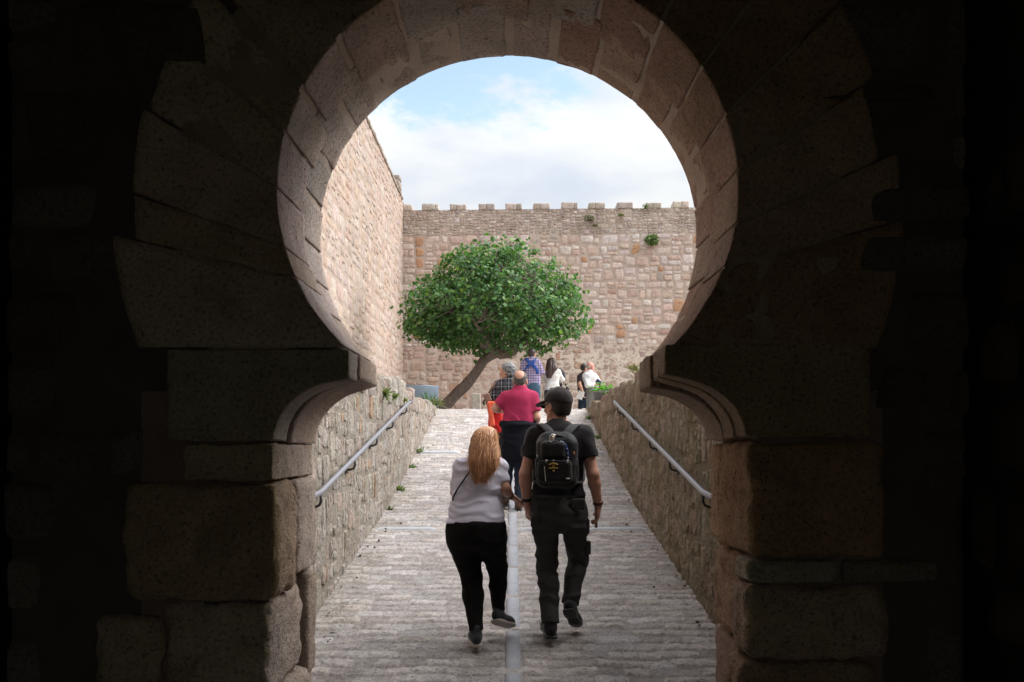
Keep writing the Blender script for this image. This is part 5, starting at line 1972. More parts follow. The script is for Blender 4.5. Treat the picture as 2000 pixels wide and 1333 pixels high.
    mesh_obj("zip", V, Fc, dk2, bp, None, True, c)
    V, Fc = tube(dome(1088, 905, 34, 54, -0.268), 0.006, 8)
    mesh_obj("zip", V, Fc, dk2, bp, None, True, c)
    # shoulder straps, haul loop, webbing
    for path in ([(1078, 849, -0.19), (1069, 838, -0.150), (1059, 829.5, -0.085), (1053, 829, 0.02), (1052, 850, 0.12), (1050, 900, 0.13), (1046, 935, 0.02), (1052, 945, -0.13)],
                 [(1105, 849, -0.19), (1114, 838, -0.150), (1124, 830.5, -0.085), (1131, 830, 0.02), (1133, 850, 0.12), (1135, 900, 0.13), (1135, 935, 0.02), (1126, 945, -0.13)]):
        V, Fq = ribbon(np.array([J(q) for q in path]), (1, 0.1, 0), 0.056, 0.014)
        mesh_obj("shoulder_strap", V, Fq, dk2, bp, None, True, c)
    V, Fq = ribbon(np.array([J(q) for q in ((1082, 850, -0.2), (1086, 843, -0.175), (1096, 843, -0.175), (1101, 850, -0.2))]), (0, 1, 0), 0.02, 0.006)
    mesh_obj("haul_loop", V, Fq, dk2, bp, None, True, c)
    for (x0, x1, yy) in ((1052, 1114, 902.5),):
        V, Fq = ribbon(np.array([J((x0, yy, -0.325)), J(((x0 + x1) / 2, yy - 1, -0.337)), J((x1, yy, -0.325))]), (0, 0, 1), 0.016, 0.004)
        mesh_obj("webbing", V, Fq, dk2, bp, None, True, c)
    for (px, py, w, h) in ((1067, 900.5, 0.006, 0.009), (1081, 899.5, 0.005, 0.005), (1109, 901, 0.007, 0.011), (1050, 891, 0.007, 0.006), (1109, 935, 0.012, 0.004)):
        V, Fq = block(box_map(-w, w, -0.004, 0.004, -h, h), (2 * w, 0.008, 2 * h), (4, 3, 4), 0.003, 0.0005, int(px))
        mesh_obj("buckle", V + J((px, py, -0.343 if 1055 < px < 1112 else -0.27)), Fq, M["silver"], bp, None, True, c)
    # karabiner with keys
    y = -0.315
    loop = [(1073, 862), (1075, 852), (1079, 848.5), (1083.5, 849.5), (1083, 855), (1079.5, 862), (1075.5, 864), (1073, 862)]
    V, Fc = tube(np.array([J((a, b_, y)) for a, b_ in loop]), 0.0042, 8)
    mesh_obj("karabiner", V, Fc, M["silver"], bp, None, True, c)
    V, Fc = tube(np.array([J((1077, 861, y - 0.01)), J((1080.5, 851, y - 0.012))]), 0.006, 8)
    mesh_obj("key_fob", V, Fc, plain_mat("fob", (0.45, 0.4, 0.33), 0.4, 0.5, 0.3), bp, None, True, c)
    # blue lanyard with pale marks, orange zip pull
    V, Fq = ribbon(np.array([J((1094, 863, -0.305)), J((1101, 866, -0.312)), J((1106, 874, -0.312)), J((1109, 886, -0.305)), J((1109.5, 897, -0.30))]), (0.8, 0.1, 0.4), 0.017, 0.004)
    ly = mesh_obj("lanyard", V, Fq, plain_mat("lanyard_blue", (0.02, 0.045, 0.19), 0.7, 0, 0.5, 60), bp, None, True, c)
    for (px, py) in ((1095, 862.6), (1099, 864), (1107, 877), (1109, 885.5), (1109.8, 894)):
        V, Fq = block(box_map(-0.005, 0.005, -0.002, 0.002, -0.004, 0.004), (0.01, 0.004, 0.008), (3, 3, 3), 0.002, 0.001, int(px * 7))
        mesh_obj("lanyard_mark", V + J((px, py, -0.3185)), Fq, M["silver"], ly, None, True, c)
    V, Fc = tube(np.array([J((1117, 875, -0.275)), J((1120, 883, -0.278)), J((1122, 889, -0.278))]), [0.003, 0.004, 0.005], 8)
    mesh_obj("zip_pull", V, Fc, plain_mat("orange_pull", (0.65, 0.25, 0.06), 0.5, 0, 0.5, 120), bp, None, True, c)
    for k in range(10):
        V, Fc = lathe([(0.0001, 0.0042), (0.003, 0.003), (0.0042, 0), (0.003, -0.003), (0.0001, -0.0042)], 8)
        if k % 1 == 0:
            pass
    mb = MB()
    for k in range(10):
        mb.add(V * 0.8 + J((1063.4 + k * 0.25, 913 + k * 2.9, -0.338)), Fc)
    mb.build("bead_chain", M["silver"], bp, True, c)
    # emblem: chevron, ring, bar, small diamond, printed on the lower pocket
    y = -0.3375
    def bar(a, b_, t):
        V, Fq = ribbon(np.array([J((a[0], a[1], y)), J(((a[0] + b_[0]) / 2, (a[1] + b_[1]) / 2, y)), J((b_[0], b_[1], y))]), (0, 0, 1), t, 0.004)
        return V, Fq
    mb = MB()
    for a, b_, t in (((1072, 908), (1081, 904.8), 0.0085), ((1081, 904.8), (1090, 908), 0.0085), ((1072.5, 914.6), (1089.5, 914.6), 0.006), ((1079.5, 919.5), (1083.5, 920), 0.008)):
        mb.add(*bar(a, b_, t))
    V, Fc = tube(np.array([J((1081 + 2.2 * math.cos(q), 910.6 + 2.2 * math.sin(q), y)) for q in np.linspace(0, 2 * math.pi, 14)]), 0.0018, 6)
    mb.add(V, Fc)
    mesh = mb.build("emblem", M["gold"], pk2, True, c)


# ---- red haired woman in a pale lilac T-shirt
def woman_tee():
    tee = cloth("lilac_tee", (0.66, 0.64, 0.76), 0.04, 0.25, 0.0)
    blk = cloth("black_trousers", (0.0045, 0.0042, 0.0042), 0.2, 0.3, 0.0)
    shoe = cloth("grey_sneaker", (0.035, 0.04, 0.045), 0.2, 0.4)
    sole = plain_mat("pale_sole", (0.42, 0.36, 0.32), 0.7)
    f0 = folds(0.009, (4, 4, 21), 13, None)
    sp = dict(cx=942, pitch=0.0065, skin=M["skin"],
              head=(949, 866, 0.03), fwd=(0.42, 0.9, -0.2), hs=0.95, neck=(944, 902, 0.0), neck_r=0.05,
              torso=[(890, 942, 20, 0.06, 0.0), (897, 941, 31, 0.08, 0.0), (906, 940, 41, 0.10, 0.0), (925, 939, 44, 0.125, 0.0), (950, 935, 46.5, 0.125, 0.0),
                     (975, 931, 48, 0.135, 0.0), (998, 929, 53, 0.15, -0.01), (1019, 929.5, 56.5, 0.16, -0.02)],
              pelvis=[(1008, 930, 52, 0.14, -0.02), (1022, 930, 57, 0.155, -0.03), (1040, 930.5, 58.5, 0.16, -0.03), (1060, 931, 55.5, 0.15, -0.025), (1074, 934, 50, 0.12, -0.01)],
              armL=((903, 911, 0.0), (891, 962, 0.06), (915, 974, 0.26), (0.050, 0.038, 0.027), ((0.8, 0.4, 0.1), (0, 0.3, -1), (0, 1, 0.2), 0.5), (0.92, 0.059, 0.052)),
              armR=((975, 913, 0.0), (984, 953, -0.03), (995, 968, 0.14), (0.050, 0.039, 0.027), ((0.55, 0.72, -0.35), (-0.35, -0.2, -1), (0.4, -0.6, 0.6), 0.25), (0.80, 0.059, 0.053)),
              legL=((906, 1062, -0.01), (921, 1128, 0.03), (930, 1232, -0.10), (31, 20.5, 13.5), (-0.12, 1, 0.08), 19),
              legR=((958, 1058, -0.01), (972, 1112, 0.12), (974, 1192, 0.10), (30, 19, 12.5), (0.5, 0.8, -0.30), 17),
              shirt=tee, pants=blk, shoe=shoe, sole=sole, shoe_upR=(-0.1, 0.45, 1), shoe_w=0.044, shoe_l=0.235,
              collar=((943, 903, 0.0), (943, 890, 0.005), 0.06),
              shirt_folds=f0, pants_folds=folds(0.005, (12, 12, 14), 19))
    P = figure("woman", "woman with long straight red hair, pale lilac T-shirt and black trousers walking up the ramp", 6.87, sp)
    J, at, R, p = P["J"], P["at"], P["R"], P["p"]
    hm = hair_mat("red_hair", (0.27, 0.105, 0.046), (0.74, 0.41, 0.215), 0.42)
    zc, xc = (lambda py: EYE + (870 - py) / p), (lambda px: (px - 1000) / p)
    v = Vol()
    hr = [(833, 950, 7, 0.03, 0.02), (836, 950, 14, 0.065, 0.015), (842, 949, 20, 0.088, 0.01), (852, 947.5, 24.5, 0.105, 0.0), (866, 946.5, 26, 0.108, -0.02), (882, 946, 27, 0.095, -0.06), (898, 946.5, 25.5, 0.065, -0.11),
          (912, 945.5, 21.5, 0.045, -0.135), (923, 942.5, 16, 0.033, -0.145), (930, 940.5, 10.5, 0.022, -0.148), (934.5, 939, 5, 0.012, -0.148)]
    v.loft([(zc(a), xc(b), 6.87 + e, c / p, dd) for a, b, c, dd, e in hr], 0.02, 2.1)
    v.ell(at(0.0, 0.095, -0.045), (0.052, 0.055, 0.085), R, 0.012, "sub")
    def strands(Q):
        w = Q + 0.012 * np.stack([vnoise(Q * np.array([6, 6, 5]), 61), vnoise(Q * np.array([6, 6, 5]) + 9, 62), 0 * Q[:, 0]], 1)
        dn = np.clip((zc(836) - Q[:, 2]) / 0.09, 0.06, 1)
        return dn * -0.0035 * (1 - 2 * np.abs(vnoise(w * np.array([45, 45, 2.0]), 63))) - dn * 0.003 * vnoise(w * np.array([80, 80, 3]), 64)
    V, Fq = v.mesh(0.0055, strands)
    h = mesh_obj("hair", V, Fq, hm, P["root"], None, True, P["foot"])
    # loose strands over the surface and past the ends
    r = np.random.default_rng(8)
    mb = MB()
    hz = np.array([[zc(a), xc(b), 6.87 + e, c / p, dd] for a, b, c, dd, e in hr])[::-1]
    for k in range(750):
        ang = r.uniform(math.pi * 0.92, math.pi * 2.08)
        fly = r.random() < 0.14
        zs = np.linspace(zc(838 + r.uniform(0, 40)), zc(r.uniform(905, 946)), 12)
        wob = r.normal(0, 0.004)
        pts = []
        for z in zs:
            zq = max(z, hz[0, 0] + 0.012)
            cx, cy, a, b = (float(pchip(hz[:, 0], hz[:, i], zq)) for i in (1, 2, 3, 4))
            g = 1.0 + (0.05 + 0.12 * fly) * r.random() ** 2
            pts.append([cx + a * g * math.cos(ang), cy + b * g * math.sin(ang), z])
        pts = np.array(pts)
        pts[:, 0] += wob * np.linspace(0, 1, 12) ** 2 * (4 + 8 * fly)
        sm = pts.copy()
        sm[1:-1] = (pts[:-2] + pts[1:-1] + pts[2:]) / 3
        pts = sm
        V, Fc = tube(pts, np.linspace(0.0020, 0.0009, 12), 4, False)
        mb.add(V, Fc)
    mb.build("strands", hm, h, True, P["foot"])
    for k, (nm, t, rr, m) in enumerate((("bracelet", 0.80, 0.034, M["black"]), ("bracelet", 0.95, 0.032, plain_mat("brown_leather_band", (0.10, 0.04, 0.02), 0.6)))):
        E, W = J((984, 953, -0.03)), J((995, 968, 0.14))
        band(P, nm, E + (W - E) * t, W - E, rr, 0.014, m)
    # crossbody bag: strap over the right shoulder, pouch on the left hip in front
    pts = [J((952, 893, 0.05))]
    for px, py in ((948, 900), (935, 906), (919, 921), (905, 940), (893, 958), (885.5, 974)):
        q = J((px, py, 0))
        q[1] = back_y(P, q[0] * 1.0, q[2], 0.020)
        if py > 905:
            pts.append(q)
    pts.append(J((888, 980, 0.05)))
    pts.append(J((900, 985, 0.13)))
    c = J((908, 985, 0.17))
    bg = empty("crossbody_bag", tuple(c), "thin dark strap of a crossbody bag running down across the lilac T-shirt's back", "bag")
    V, Fq = ribbon(np.array(pts), (0.6, 0, 0.6), 0.013, 0.005)
    mesh_obj("strap", V, Fq, plain_mat("navy_strap", (0.012, 0.012, 0.025), 0.6), bg, None, True, c)
    v = Vol()
    v.box(c + np.array([0.02, 0.02, -0.05]), (0.09, 0.03, 0.07), None, 0.02, 0.01)
    V, Fq = v.mesh(0.006)
    mesh_obj("pouch", V, Fq, plain_mat("navy_pouch", (0.015, 0.015, 0.03), 0.6), bg, None, True, c)


# ---- balding man in a crimson polo shirt with a jacket round his waist
def man_red():
    polo = cloth("crimson_polo", (0.36, 0.029, 0.084), 0.16, 0.3, 0.0)
    navy = cloth("navy_jacket_cloth", (0.0042, 0.0045, 0.009), 0.2, 0.5, 0.0)
    jeans = cloth("dark_jeans", (0.020, 0.028, 0.045), 0.25, 0.5, 0.1)
    brn = cloth("brown_shoe", (0.05, 0.026, 0.018), 0.2, 0.3)
    def ff(Pq):
        a = folds(0.006, (3, 3, 3), 23)(Pq)
        w = Pq[:, 2] * 15 + Pq[:, 0] * 13 + 0.8 * vnoise(Pq * 7, 27)
        low = np.clip((2.05 - Pq[:, 2]) / 0.35, 0, 1)
        return a - 0.020 * low * (1 - 2 * np.abs(vnoise(np.stack([w, Pq[:, 1] * 2, Pq[:, 0] * 2], 1), 29)))
    sp = dict(cx=1005, pitch=0.0075, skin=M["skin_tan"],
              head=(1016, 744, 0.02), fwd=(0.1, 0.99, -0.08), hs=1.02, neck=(1015.5, 764, 0.0), neck_r=0.068,
              torso=[(757, 1015.5, 13, 0.08, 0.0), (762, 1015.5, 19, 0.095, 0.0), (768, 1015, 26, 0.115, 0.0), (778, 1014.5, 29.5, 0.135, 0.0), (795, 1014, 28.5, 0.15, 0.01), (815, 1013, 29.5, 0.165, 0.02), (830, 1012, 30.5, 0.168, 0.02)],
              pelvis=[(822, 1012, 30, 0.155, 0.02), (840, 1012, 32, 0.165, 0.0), (860, 1011, 31, 0.16, 0.0), (878, 1010, 27, 0.12, 0.0)],
              armL=((988, 776, 0.0), (968, 798, 0.02), (981, 803, 0.24), (0.058, 0.045, 0.033), ((0.8, 0.5, 0.1), (0.1, 0, -1), (0, 0.8, 0.6), 0.8), (0.72, 0.076, 0.072)),
              armR=((1040, 776, 0.0), (1047.5, 815, -0.02), (1047, 826, 0.22), (0.058, 0.046, 0.033), ((-0.5, 0.8, 0.1), (0, 0, -1), (0, 0.5, 0.8), 0.6), (0.70, 0.074, 0.07)),
              legL=((999, 868, 0.0), (991, 918, 0.02), (987.5, 972, 0.0), (15.5, 10.8, 8.8), (-0.15, 1, 0.1)),
              legR=((1023, 868, 0.0), (1016, 925, 0.0), (1012.5, 983, -0.05), (15.5, 10.8, 8.2), (0.1, 1, 0.1)),
              shirt=polo, pants=jeans, shoe=brn, sole=M["black"],
              collar=((1015.5, 764, 0.0), (1015.5, 753, 0.0), 0.076), shirt_folds=ff, pants_folds=folds(0.007, (9, 9, 14), 31))
    P = figure("red", "balding man in a crimson polo shirt with a dark jacket tied round his waist", 11.86, sp)
    J, p = P["J"], P["p"]
    hair_cap(P, hair_mat("grey_fringe", (0.035, 0.03, 0.028), (0.12, 0.10, 0.09)), "hair", 0.007, 0.0, -0.045, (-0.075, 0.088, (0.06, 0.088, 0.088)))
    zc, xc = (lambda py: EYE + (870 - py) / p), (lambda px: (px - 1000) / p)
    v = Vol()
    v.loft([(zc(a), xc(b), 11.86 + e, c / p, dd) for a, b, c, dd, e in
            [(823, 1012, 32, 0.172, 0.02), (830, 1012, 33.5, 0.19, 0.01), (838, 1012, 33, 0.182, 0.0), (860, 1011.5, 34, 0.185, -0.01), (880, 1011, 34, 0.18, -0.02), (898, 1010, 32, 0.17, -0.03), (902, 1010, 31.5, 0.165, -0.03)]], 0.02, 2.2)
    v.plane([0, 11.93, 0], [0, 1, -0.15], 0.02)
    v2 = v
    for q in ((-1, 980), (1, 1043)):
        v2.cap(J((q[1], 829, 0.0)), J((1012 + q[0] * 6, 833, 0.19)), 0.035, 0.03, 0.03)
        v2.cap(J((1012 + q[0] * 3, 834, 0.205)), J((1012 + q[0] * 10, 868, 0.21)), 0.034, 0.024, 0.03)
    V, Fq = v2.mesh(0.0075, folds(0.011, (6, 6, 9), 37, (zc(832), 0.5)))
    mesh_obj("jacket", V, Fq, navy, P["root"], None, True, P["foot"])
    E, W = J((968, 798, 0.02)), J((981, 803, 0.24))


# ---- grey haired woman in black plaid
def woman_plaid():
    plaid = plaid_mat("black_plaid", (0.012, 0.012, 0.016), [(0, 10, 0.30, 0.1, (0.07, 0.07, 0.085), 0.7), (2, 9, 0.32, 0.2, (0.07, 0.07, 0.085), 0.7), (0, 10, 0.06, 0.42, (0.38, 0.38, 0.40), 0.8), (2, 9, 0.05, 0.5, (0.34, 0.34, 0.36), 0.7), (0, 10, 0.04, 0.75, (0.28, 0.28, 0.3), 0.6)])
    blk = cloth("black_leggings", (0.010, 0.010, 0.011), 0.2, 0.3)
    sp = dict(cx=985, pitch=0.0085, skin=M["skin"],
              head=(990.5, 726.5, 0.0), fwd=(-0.93, 0.36, -0.05), hs=0.98, neck=(992, 743, 0.0), neck_r=0.052,
              torso=[(739, 992, 11, 0.07, 0.0), (744, 992, 18, 0.09, 0.0), (750, 992, 23, 0.105, 0.0), (765, 991, 23.5, 0.125, 0.0), (785, 989, 23, 0.13, 0.01), (803, 987, 24.5, 0.145, 0.01)],
              pelvis=[(796, 988, 22, 0.13, 0.0), (810, 987, 25, 0.15, 0.0), (825, 987, 24.5, 0.145, 0.0), (838, 987, 19, 0.11, 0.0)],
              armL=((975, 751, 0.0), (963, 778, -0.02), (960, 796, 0.16), (0.050, 0.04, 0.028), ((-0.1, 0.6, -0.6), (0.5, 0.4, 0.5), (0, 1, 0), 0.9), (1.45, 0.066, 0.055)),
              armR=((1010, 751, 0.0), (1017, 780, 0.0), (1008, 795, 0.18), (0.050, 0.04, 0.028), ((-0.3, 0.8, 0), (0, 0, -1), (0, 0.5, 0.8), 0.6), (1.45, 0.066, 0.055)),
              legL=((979, 832, 0.0), (977, 880, 0.03), (976, 924, 0.0), (12.5, 9, 6.5), (-0.2, 1, 0.1)),
              legR=((995, 832, 0.0), (994, 880, 0.0), (993, 925, -0.02), (12.5, 9, 6.5), (0.1, 1, 0.1)),
              shirt=plaid, pants=blk, shoe=M["black"], shirt_folds=folds(0.008, (7, 7, 9), 47),
              collar=((992, 744, 0.0), (991.5, 736, 0.0), 0.06))
    P = figure("grey", "woman with short grey hair in a black and white plaid shirt, face turned left", 13.5, sp)
    J = P["J"]
    g = hair_mat("grey_hair", (0.06, 0.06, 0.063), (0.27, 0.27, 0.28), 0.5)
    hair_cap(P, g, "hair", 0.016, 0.042, -0.02, None, lambda Q: -0.007 * vnoise(Q * 45, 71), -0.07)
    # tan shoulder bag
    c = J((953, 783, -0.05))
    bg = empty("shoulder_bag", tuple(c), "tan leather shoulder bag hanging behind the plaid woman's left elbow", "bag")
    lm = plain_mat("tan_leather", (0.20, 0.115, 0.08), 0.6, 0, 0.2, 10, 0.3)
    v = Vol()
    Rb = np.array([unit([1, 0, 0.35]), [0, 1, 0], unit([-0.35, 0, 1])])
    v.box(c, (0.034, 0.11, 0.10), Rb, 0.014, 0.006)
    v.box(c + np.array([0.0, -0.02, 0.035]), (0.040, 0.10, 0.055), Rb, 0.012, 0.004)
    V, Fq = v.mesh(0.007, folds(0.005, (8, 8, 8), 51))
    mesh_obj("bag_body", V, Fq, lm, bg, None, True, c)
    V, Fq = ribbon(np.array([J((955, 768, -0.05)), J((963, 756, -0.07)), J((974, 743.5, -0.03)), J((977, 744, 0.04)), J((970, 760, 0.11)), J((957, 775, 0.03))]), (1, 0.4, 0), 0.03, 0.007)
    mesh_obj("strap", V, Fq, lm, bg, None, True, c)
    V, Fc = tube(np.array([J((946, 781, -0.10)), J((944, 786, -0.12)), J((946, 792, -0.11))]), 0.012, 8)
    mesh_obj("clasp", V, Fc, M["black"], bg, None, True, c)
    # red and orange cloth bag
    c = J((967, 812, 0.05))
    rb = empty("cloth_bag", tuple(c), "red cloth bag with an orange scarf over it, hanging from the plaid woman's arm", "bag")
    v = Vol()
    v.box(J((968, 815, -0.17)), (0.095, 0.06, 0.155), None, 0.05, 0.02)
    v.box(J((975, 827, -0.17)), (0.05, 0.05, 0.12), None, 0.04, 0.02)
    V, Fq = v.mesh(0.007, folds(0.014, (15, 15, 3), 53))
    mesh_obj("bag_body", V, Fq, cloth("red_cloth", (0.52, 0.018, 0.018), 0.25, 0.4, 0.2), rb, None, True, c)
    v = Vol()
    v.box(J((960, 809, -0.235)), (0.04, 0.022, 0.165), np.array([unit([1, 0, 0.12]), [0, 1, 0], unit([-0.12, 0, 1])]), 0.02, 0.02)
    v.box(J((964, 796, -0.22)), (0.05, 0.03, 0.07), None, 0.02, 0.02)
    V, Fq = v.mesh(0.007, folds(0.012, (22, 22, 2.5), 55))
    mesh_obj("scarf", V, Fq, cloth("orange_scarf", (0.72, 0.13, 0.065), 0.3, 0.4, 0.2), rb, None, True, c)
    V, Fc = tube(np.array([J((961, 797, -0.17)), J((960, 784, -0.05)), J((963, 780, 0.02)), J((973, 797, -0.15))]), 0.007, 6)
    mesh_obj("handle", V, Fc, M["black"], rb, None, True, c)


def man_checks():
    ch = plaid_mat("violet_check", (0.34, 0.29, 0.43), [(0, 17, 0.45, 0, (0.075, 0.04, 0.19), 0.66), (2, 17, 0.45, 0.1, (0.075, 0.04, 0.19), 0.66), (0, 17, 0.13, 0.6, (0.6, 0.57, 0.66), 0.7), (2, 17, 0.13, 0.7, (0.6, 0.57, 0.66), 0.7)])
    jn = cloth("blue_jeans", (0.045, 0.085, 0.14), 0.2, 0.4)
    sp = dict(cx=1041, root=(PX(1041, 0, 23.5)[0], 23.5, 2.06), pitch=0.0095, skin=M["skin"],
              head=(1039.5, 691, 0.0), fwd=(0.5, 0.86, -0.1), hs=1.0, neck=(1038.5, 701, 0.0), neck_r=0.06,
              torso=[(699, 1038.5, 6, 0.07, 0.0), (702, 1038, 10, 0.09, 0.0), (706, 1037.5, 15.5, 0.11, 0.0), (714, 1037.5, 17, 0.125, 0.0), (735, 1040, 15.5, 0.125, 0.01), (752, 1041, 14.5, 0.13, 0.01)],
              pelvis=[(748, 1041, 13.5, 0.12, 0.0), (760, 1041.5, 14.5, 0.135, -0.01), (770, 1041.5, 14.5, 0.13, 0), (777, 1041.5, 12, 0.1, 0)],
              armL=((1023, 708, 0.0), (1021, 730, 0.0), (1027, 727, 0.26), (0.056, 0.042, 0.03), ((0.4, 0.8, 0.2), (0, 0, -1), (0.3, 0, 1), 0.6), (1.5, 0.07, 0.055)),
              armR=((1051.5, 708, 0.0), (1057.5, 727, 0.02), (1052, 721, 0.27), (0.056, 0.042, 0.03), ((-0.5, 0.7, 0.2), (0, 0, -1), (-0.3, 0, 1), 0.6), (1.5, 0.07, 0.055)),
              legL=((1035.5, 772, 0.0), (1035, 797, 0.03), (1034, 823, 0.0), (8, 6, 5), (-0.2, 1, 0)),
              legR=((1047.5, 772, 0.0), (1048.5, 797, 0.03), (1049, 823, 0.0), (8, 6, 5), (0.2, 1, 0)),
              shirt=ch, pants=jn, shoe=M["black"], collar=((1038.5, 702, 0), (1038.8, 697, 0.0), 0.066), shirt_folds=folds(0.008, (7, 7, 9), 57))
    P = figure("checks", "man in a violet checked shirt and jeans with blue straps crossed on his back", 23.5, sp)
    J = P["J"]
    hair_cap(P, hair_mat("brown_hair", (0.018, 0.014, 0.012), (0.06, 0.05, 0.045)), "hair", 0.010, 0.05, -0.05)
    c = J((1038, 716, -0.14))
    h = empty("baby_carrier", tuple(c), "bright blue baby carrier harness crossed over the checked shirt", "harness")
    bl = cloth("harness_blue", (0.035, 0.085, 0.33), 0.15, 0.3)
    def on_back(px, py, o):
        q = J((px, py, 0))
        q[1] = back_y(P, q[0], q[2], o)
        return q
    for path in (((1026, 700.5), (1031, 706), (1037, 712), (1044, 718), (1049, 725), (1050.5, 731)), ((1048, 700.5), (1044, 706), (1037, 712), (1029, 718), (1023.5, 725), (1022.5, 731))):
        pts = [on_back(a, b, 0.02 + (0.012 if path[0][0] > 1040 else 0)) for a, b in path]
        V, Fq = ribbon(np.array(pts), (0.5, 0, 1), 0.075, 0.014)
        mesh_obj("strap", V, Fq, bl, h, None, True, c)
    v = Vol()
    v.box(on_back(1037.5, 711, 0.038), (0.08, 0.016, 0.06), None, 0.014, 0.01)
    V, Fq = v.mesh(0.008)
    mesh_obj("back_pad", V, Fq, bl, h, None, True, c)
    v = Vol()
    v.box(J((1038, 722, 0.20)), (0.14, 0.05, 0.19), None, 0.05, 0.02)
    V, Fq = v.mesh(0.01)
    mesh_obj("front_panel", V, Fq, bl, h, None, True, c)


def woman_white():
    wt = cloth("white_top", (0.70, 0.68, 0.66), 0.05, 0.3, 0.1)
    nv = cloth("navy_trousers", (0.014, 0.016, 0.045), 0.2, 0.3)
    sp = dict(cx=1079, root=(PX(1079, 0, 24.0)[0], 24.0, 2.05), pitch=0.0095, skin=M["skin"],
              head=(1077, 710, 0.03), fwd=(-0.1, 1, -0.15), hs=0.95, neck=(1078, 721, 0.0), neck_r=0.05,
              torso=[(717, 1078, 6, 0.06, 0.0), (720, 1078.5, 10, 0.08, 0.0), (724, 1079, 14, 0.10, 0.0), (733, 1079, 14, 0.12, 0.0), (745, 1078.5, 13.2, 0.115, 0.0), (755, 1078.5, 15, 0.13, -0.01), (763, 1078.5, 17, 0.145, -0.02)],
              pelvis=[(758, 1078.5, 14.5, 0.13, -0.02), (768, 1079, 16.5, 0.15, -0.03), (778, 1079, 16, 0.145, -0.02), (785, 1079, 13, 0.1, 0)],
              armL=((1068.5, 726, 0.0), (1063, 741, 0.08), (1060.5, 746, 0.32), (0.046, 0.037, 0.026), ((0, 1, 0), (0, 0, -1), (1, 0, 0), 0.9), (1.85, 0.058, 0.042)),
              armR=((1090, 726, 0.0), (1099, 742, 0.06), (1097, 746, 0.32), (0.046, 0.037, 0.026), ((0, 1, 0), (0, 0, -1), (-1, 0, 0), 0.9), (1.85, 0.058, 0.042)),
              legL=((1072, 780, 0.0), (1069, 802, 0.05), (1067, 825, -0.05), (9, 5.8, 4.4), (-0.1, 1, 0)),
              legR=((1086, 780, 0.0), (1084, 802, 0.03), (1083, 826, 0.0), (9, 5.8, 4.4), (0.1, 1, 0)),
              shirt=wt, pants=nv, shoe=M["black"], shirt_folds=folds(0.006, (5, 5, 13), 67))
    P = figure("white", "woman with long dark brown hair and a white top pushing a black pushchair", 24.0, sp)
    J, p = P["J"], P["p"]
    zc, xc = (lambda py: EYE + (870 - py) / p), (lambda px: (px - 1000) / p)
    v = Vol()
    hr = [(699.3, 1077.5, 2.5, 0.03, 0.02), (701, 1077.5, 5.5, 0.07, 0.015), (704, 1077, 8, 0.10, 0.0), (710, 1077, 9.3, 0.115, -0.02), (716, 1077.5, 10.5, 0.10, -0.06), (721, 1077, 10.5, 0.07, -0.10), (728, 1074, 7.5, 0.04, -0.13), (735, 1072.5, 5.5, 0.025, -0.14), (739.5, 1072, 3, 0.012, -0.14)]
    v.loft([(zc(a), xc(b), 24.0 + e, c / p, dd) for a, b, c, dd, e in hr], 0.02, 2.1)
    v.ell(P["at"](0, 0.09, -0.05), (0.055, 0.055, 0.09), P["R"], 0.012, "sub")
    V, Fq = v.mesh(0.007, lambda Q: -0.010 * (1 - 2 * np.abs(vnoise(Q * np.array([25, 25, 2]), 73))))
    mesh_obj("hair", V, Fq, hair_mat("dark_brown_hair", (0.022, 0.012, 0.010), (0.085, 0.045, 0.038), 0.4), P["root"], None, True, P["foot"])
    # pushchair ahead of her
    D = 24.75
    c = np.array([xc(1084), D, 2.05])
    st = empty("pushchair", tuple(c), "black pushchair with silver frame in front of the woman in the white top", "pushchair")
    K = lambda px, py, dy=0.0: PX(px, py, D + dy)
    for px in (1061, 1098.5):
        s_ = 1 if px > 1080 else -1
        V, Fc = tube(np.array([K(px, 747, -0.42), K(px, 752, -0.34), K(px + s_ * 2, 785, 0.05), K(px + s_ * 3, 822, 0.3)]), 0.014, 8)
        mesh_obj("frame_tube", V, Fc, M["silver"], st, None, True, c)
        V, Fc = tube(np.array([K(px + s_ * 2, 782, 0.1), K(px + s_ * 3, 822, -0.2)]), 0.013, 8)
        mesh_obj("frame_tube", V, Fc, M["silver"], st, None, True, c)
        for dy in (-0.2, 0.32):
            wv, wf = lathe([(0.0, -0.02), (0.06, -0.02), (0.09, -0.025), (0.115, -0.02), (0.12, 0), (0.115, 0.02), (0.09, 0.025), (0.06, 0.02), (0, 0.02)], 24)
            wv = wv[:, [2, 0, 1]]
            o = K(px + s_ * 4.5, 800, dy)
            o[2] = 2.05 + 0.12
            mesh_obj("wheel", wv + o, wf, M["black"], st, None, True, c)
    V, Fc = tube(np.array([K(1058.5, 746.5, -0.42), K(1080, 745, -0.44), K(1101, 746.5, -0.42)]), 0.017, 8)
    mesh_obj("handlebar", V, Fc, M["black"], st, None, True, c)
    sm = cloth("pushchair_fabric", (0.014, 0.015, 0.024), 0.2, 0.4)
    v = Vol()
    v.box(K(1082, 782, 0.05), (0.21, 0.22, 0.12), None, 0.06, 0.03)
    v.box(K(1082, 765, -0.12), (0.22, 0.05, 0.26), np.array([[1, 0, 0], unit([0, 1, 0.25]), unit([0, -0.25, 1])]), 0.04, 0.03)
    V, Fq = v.mesh(0.01, folds(0.006, (7, 7, 7), 75))
    mesh_obj("seat", V, Fq, sm, st, None, True, c)
    v = Vol()
    v.ell(K(1089, 738, 0.05), (0.20, 0.30, 0.24), None, 0.02)
    v.plane(K(1084, 752, 0), (0, -0.2, -1), 0.01)
    V, Fq = v.mesh(0.01, folds(0.005, (5, 5, 5), 77))
    mesh_obj("hood", V, Fq, sm, st, None, True, c)
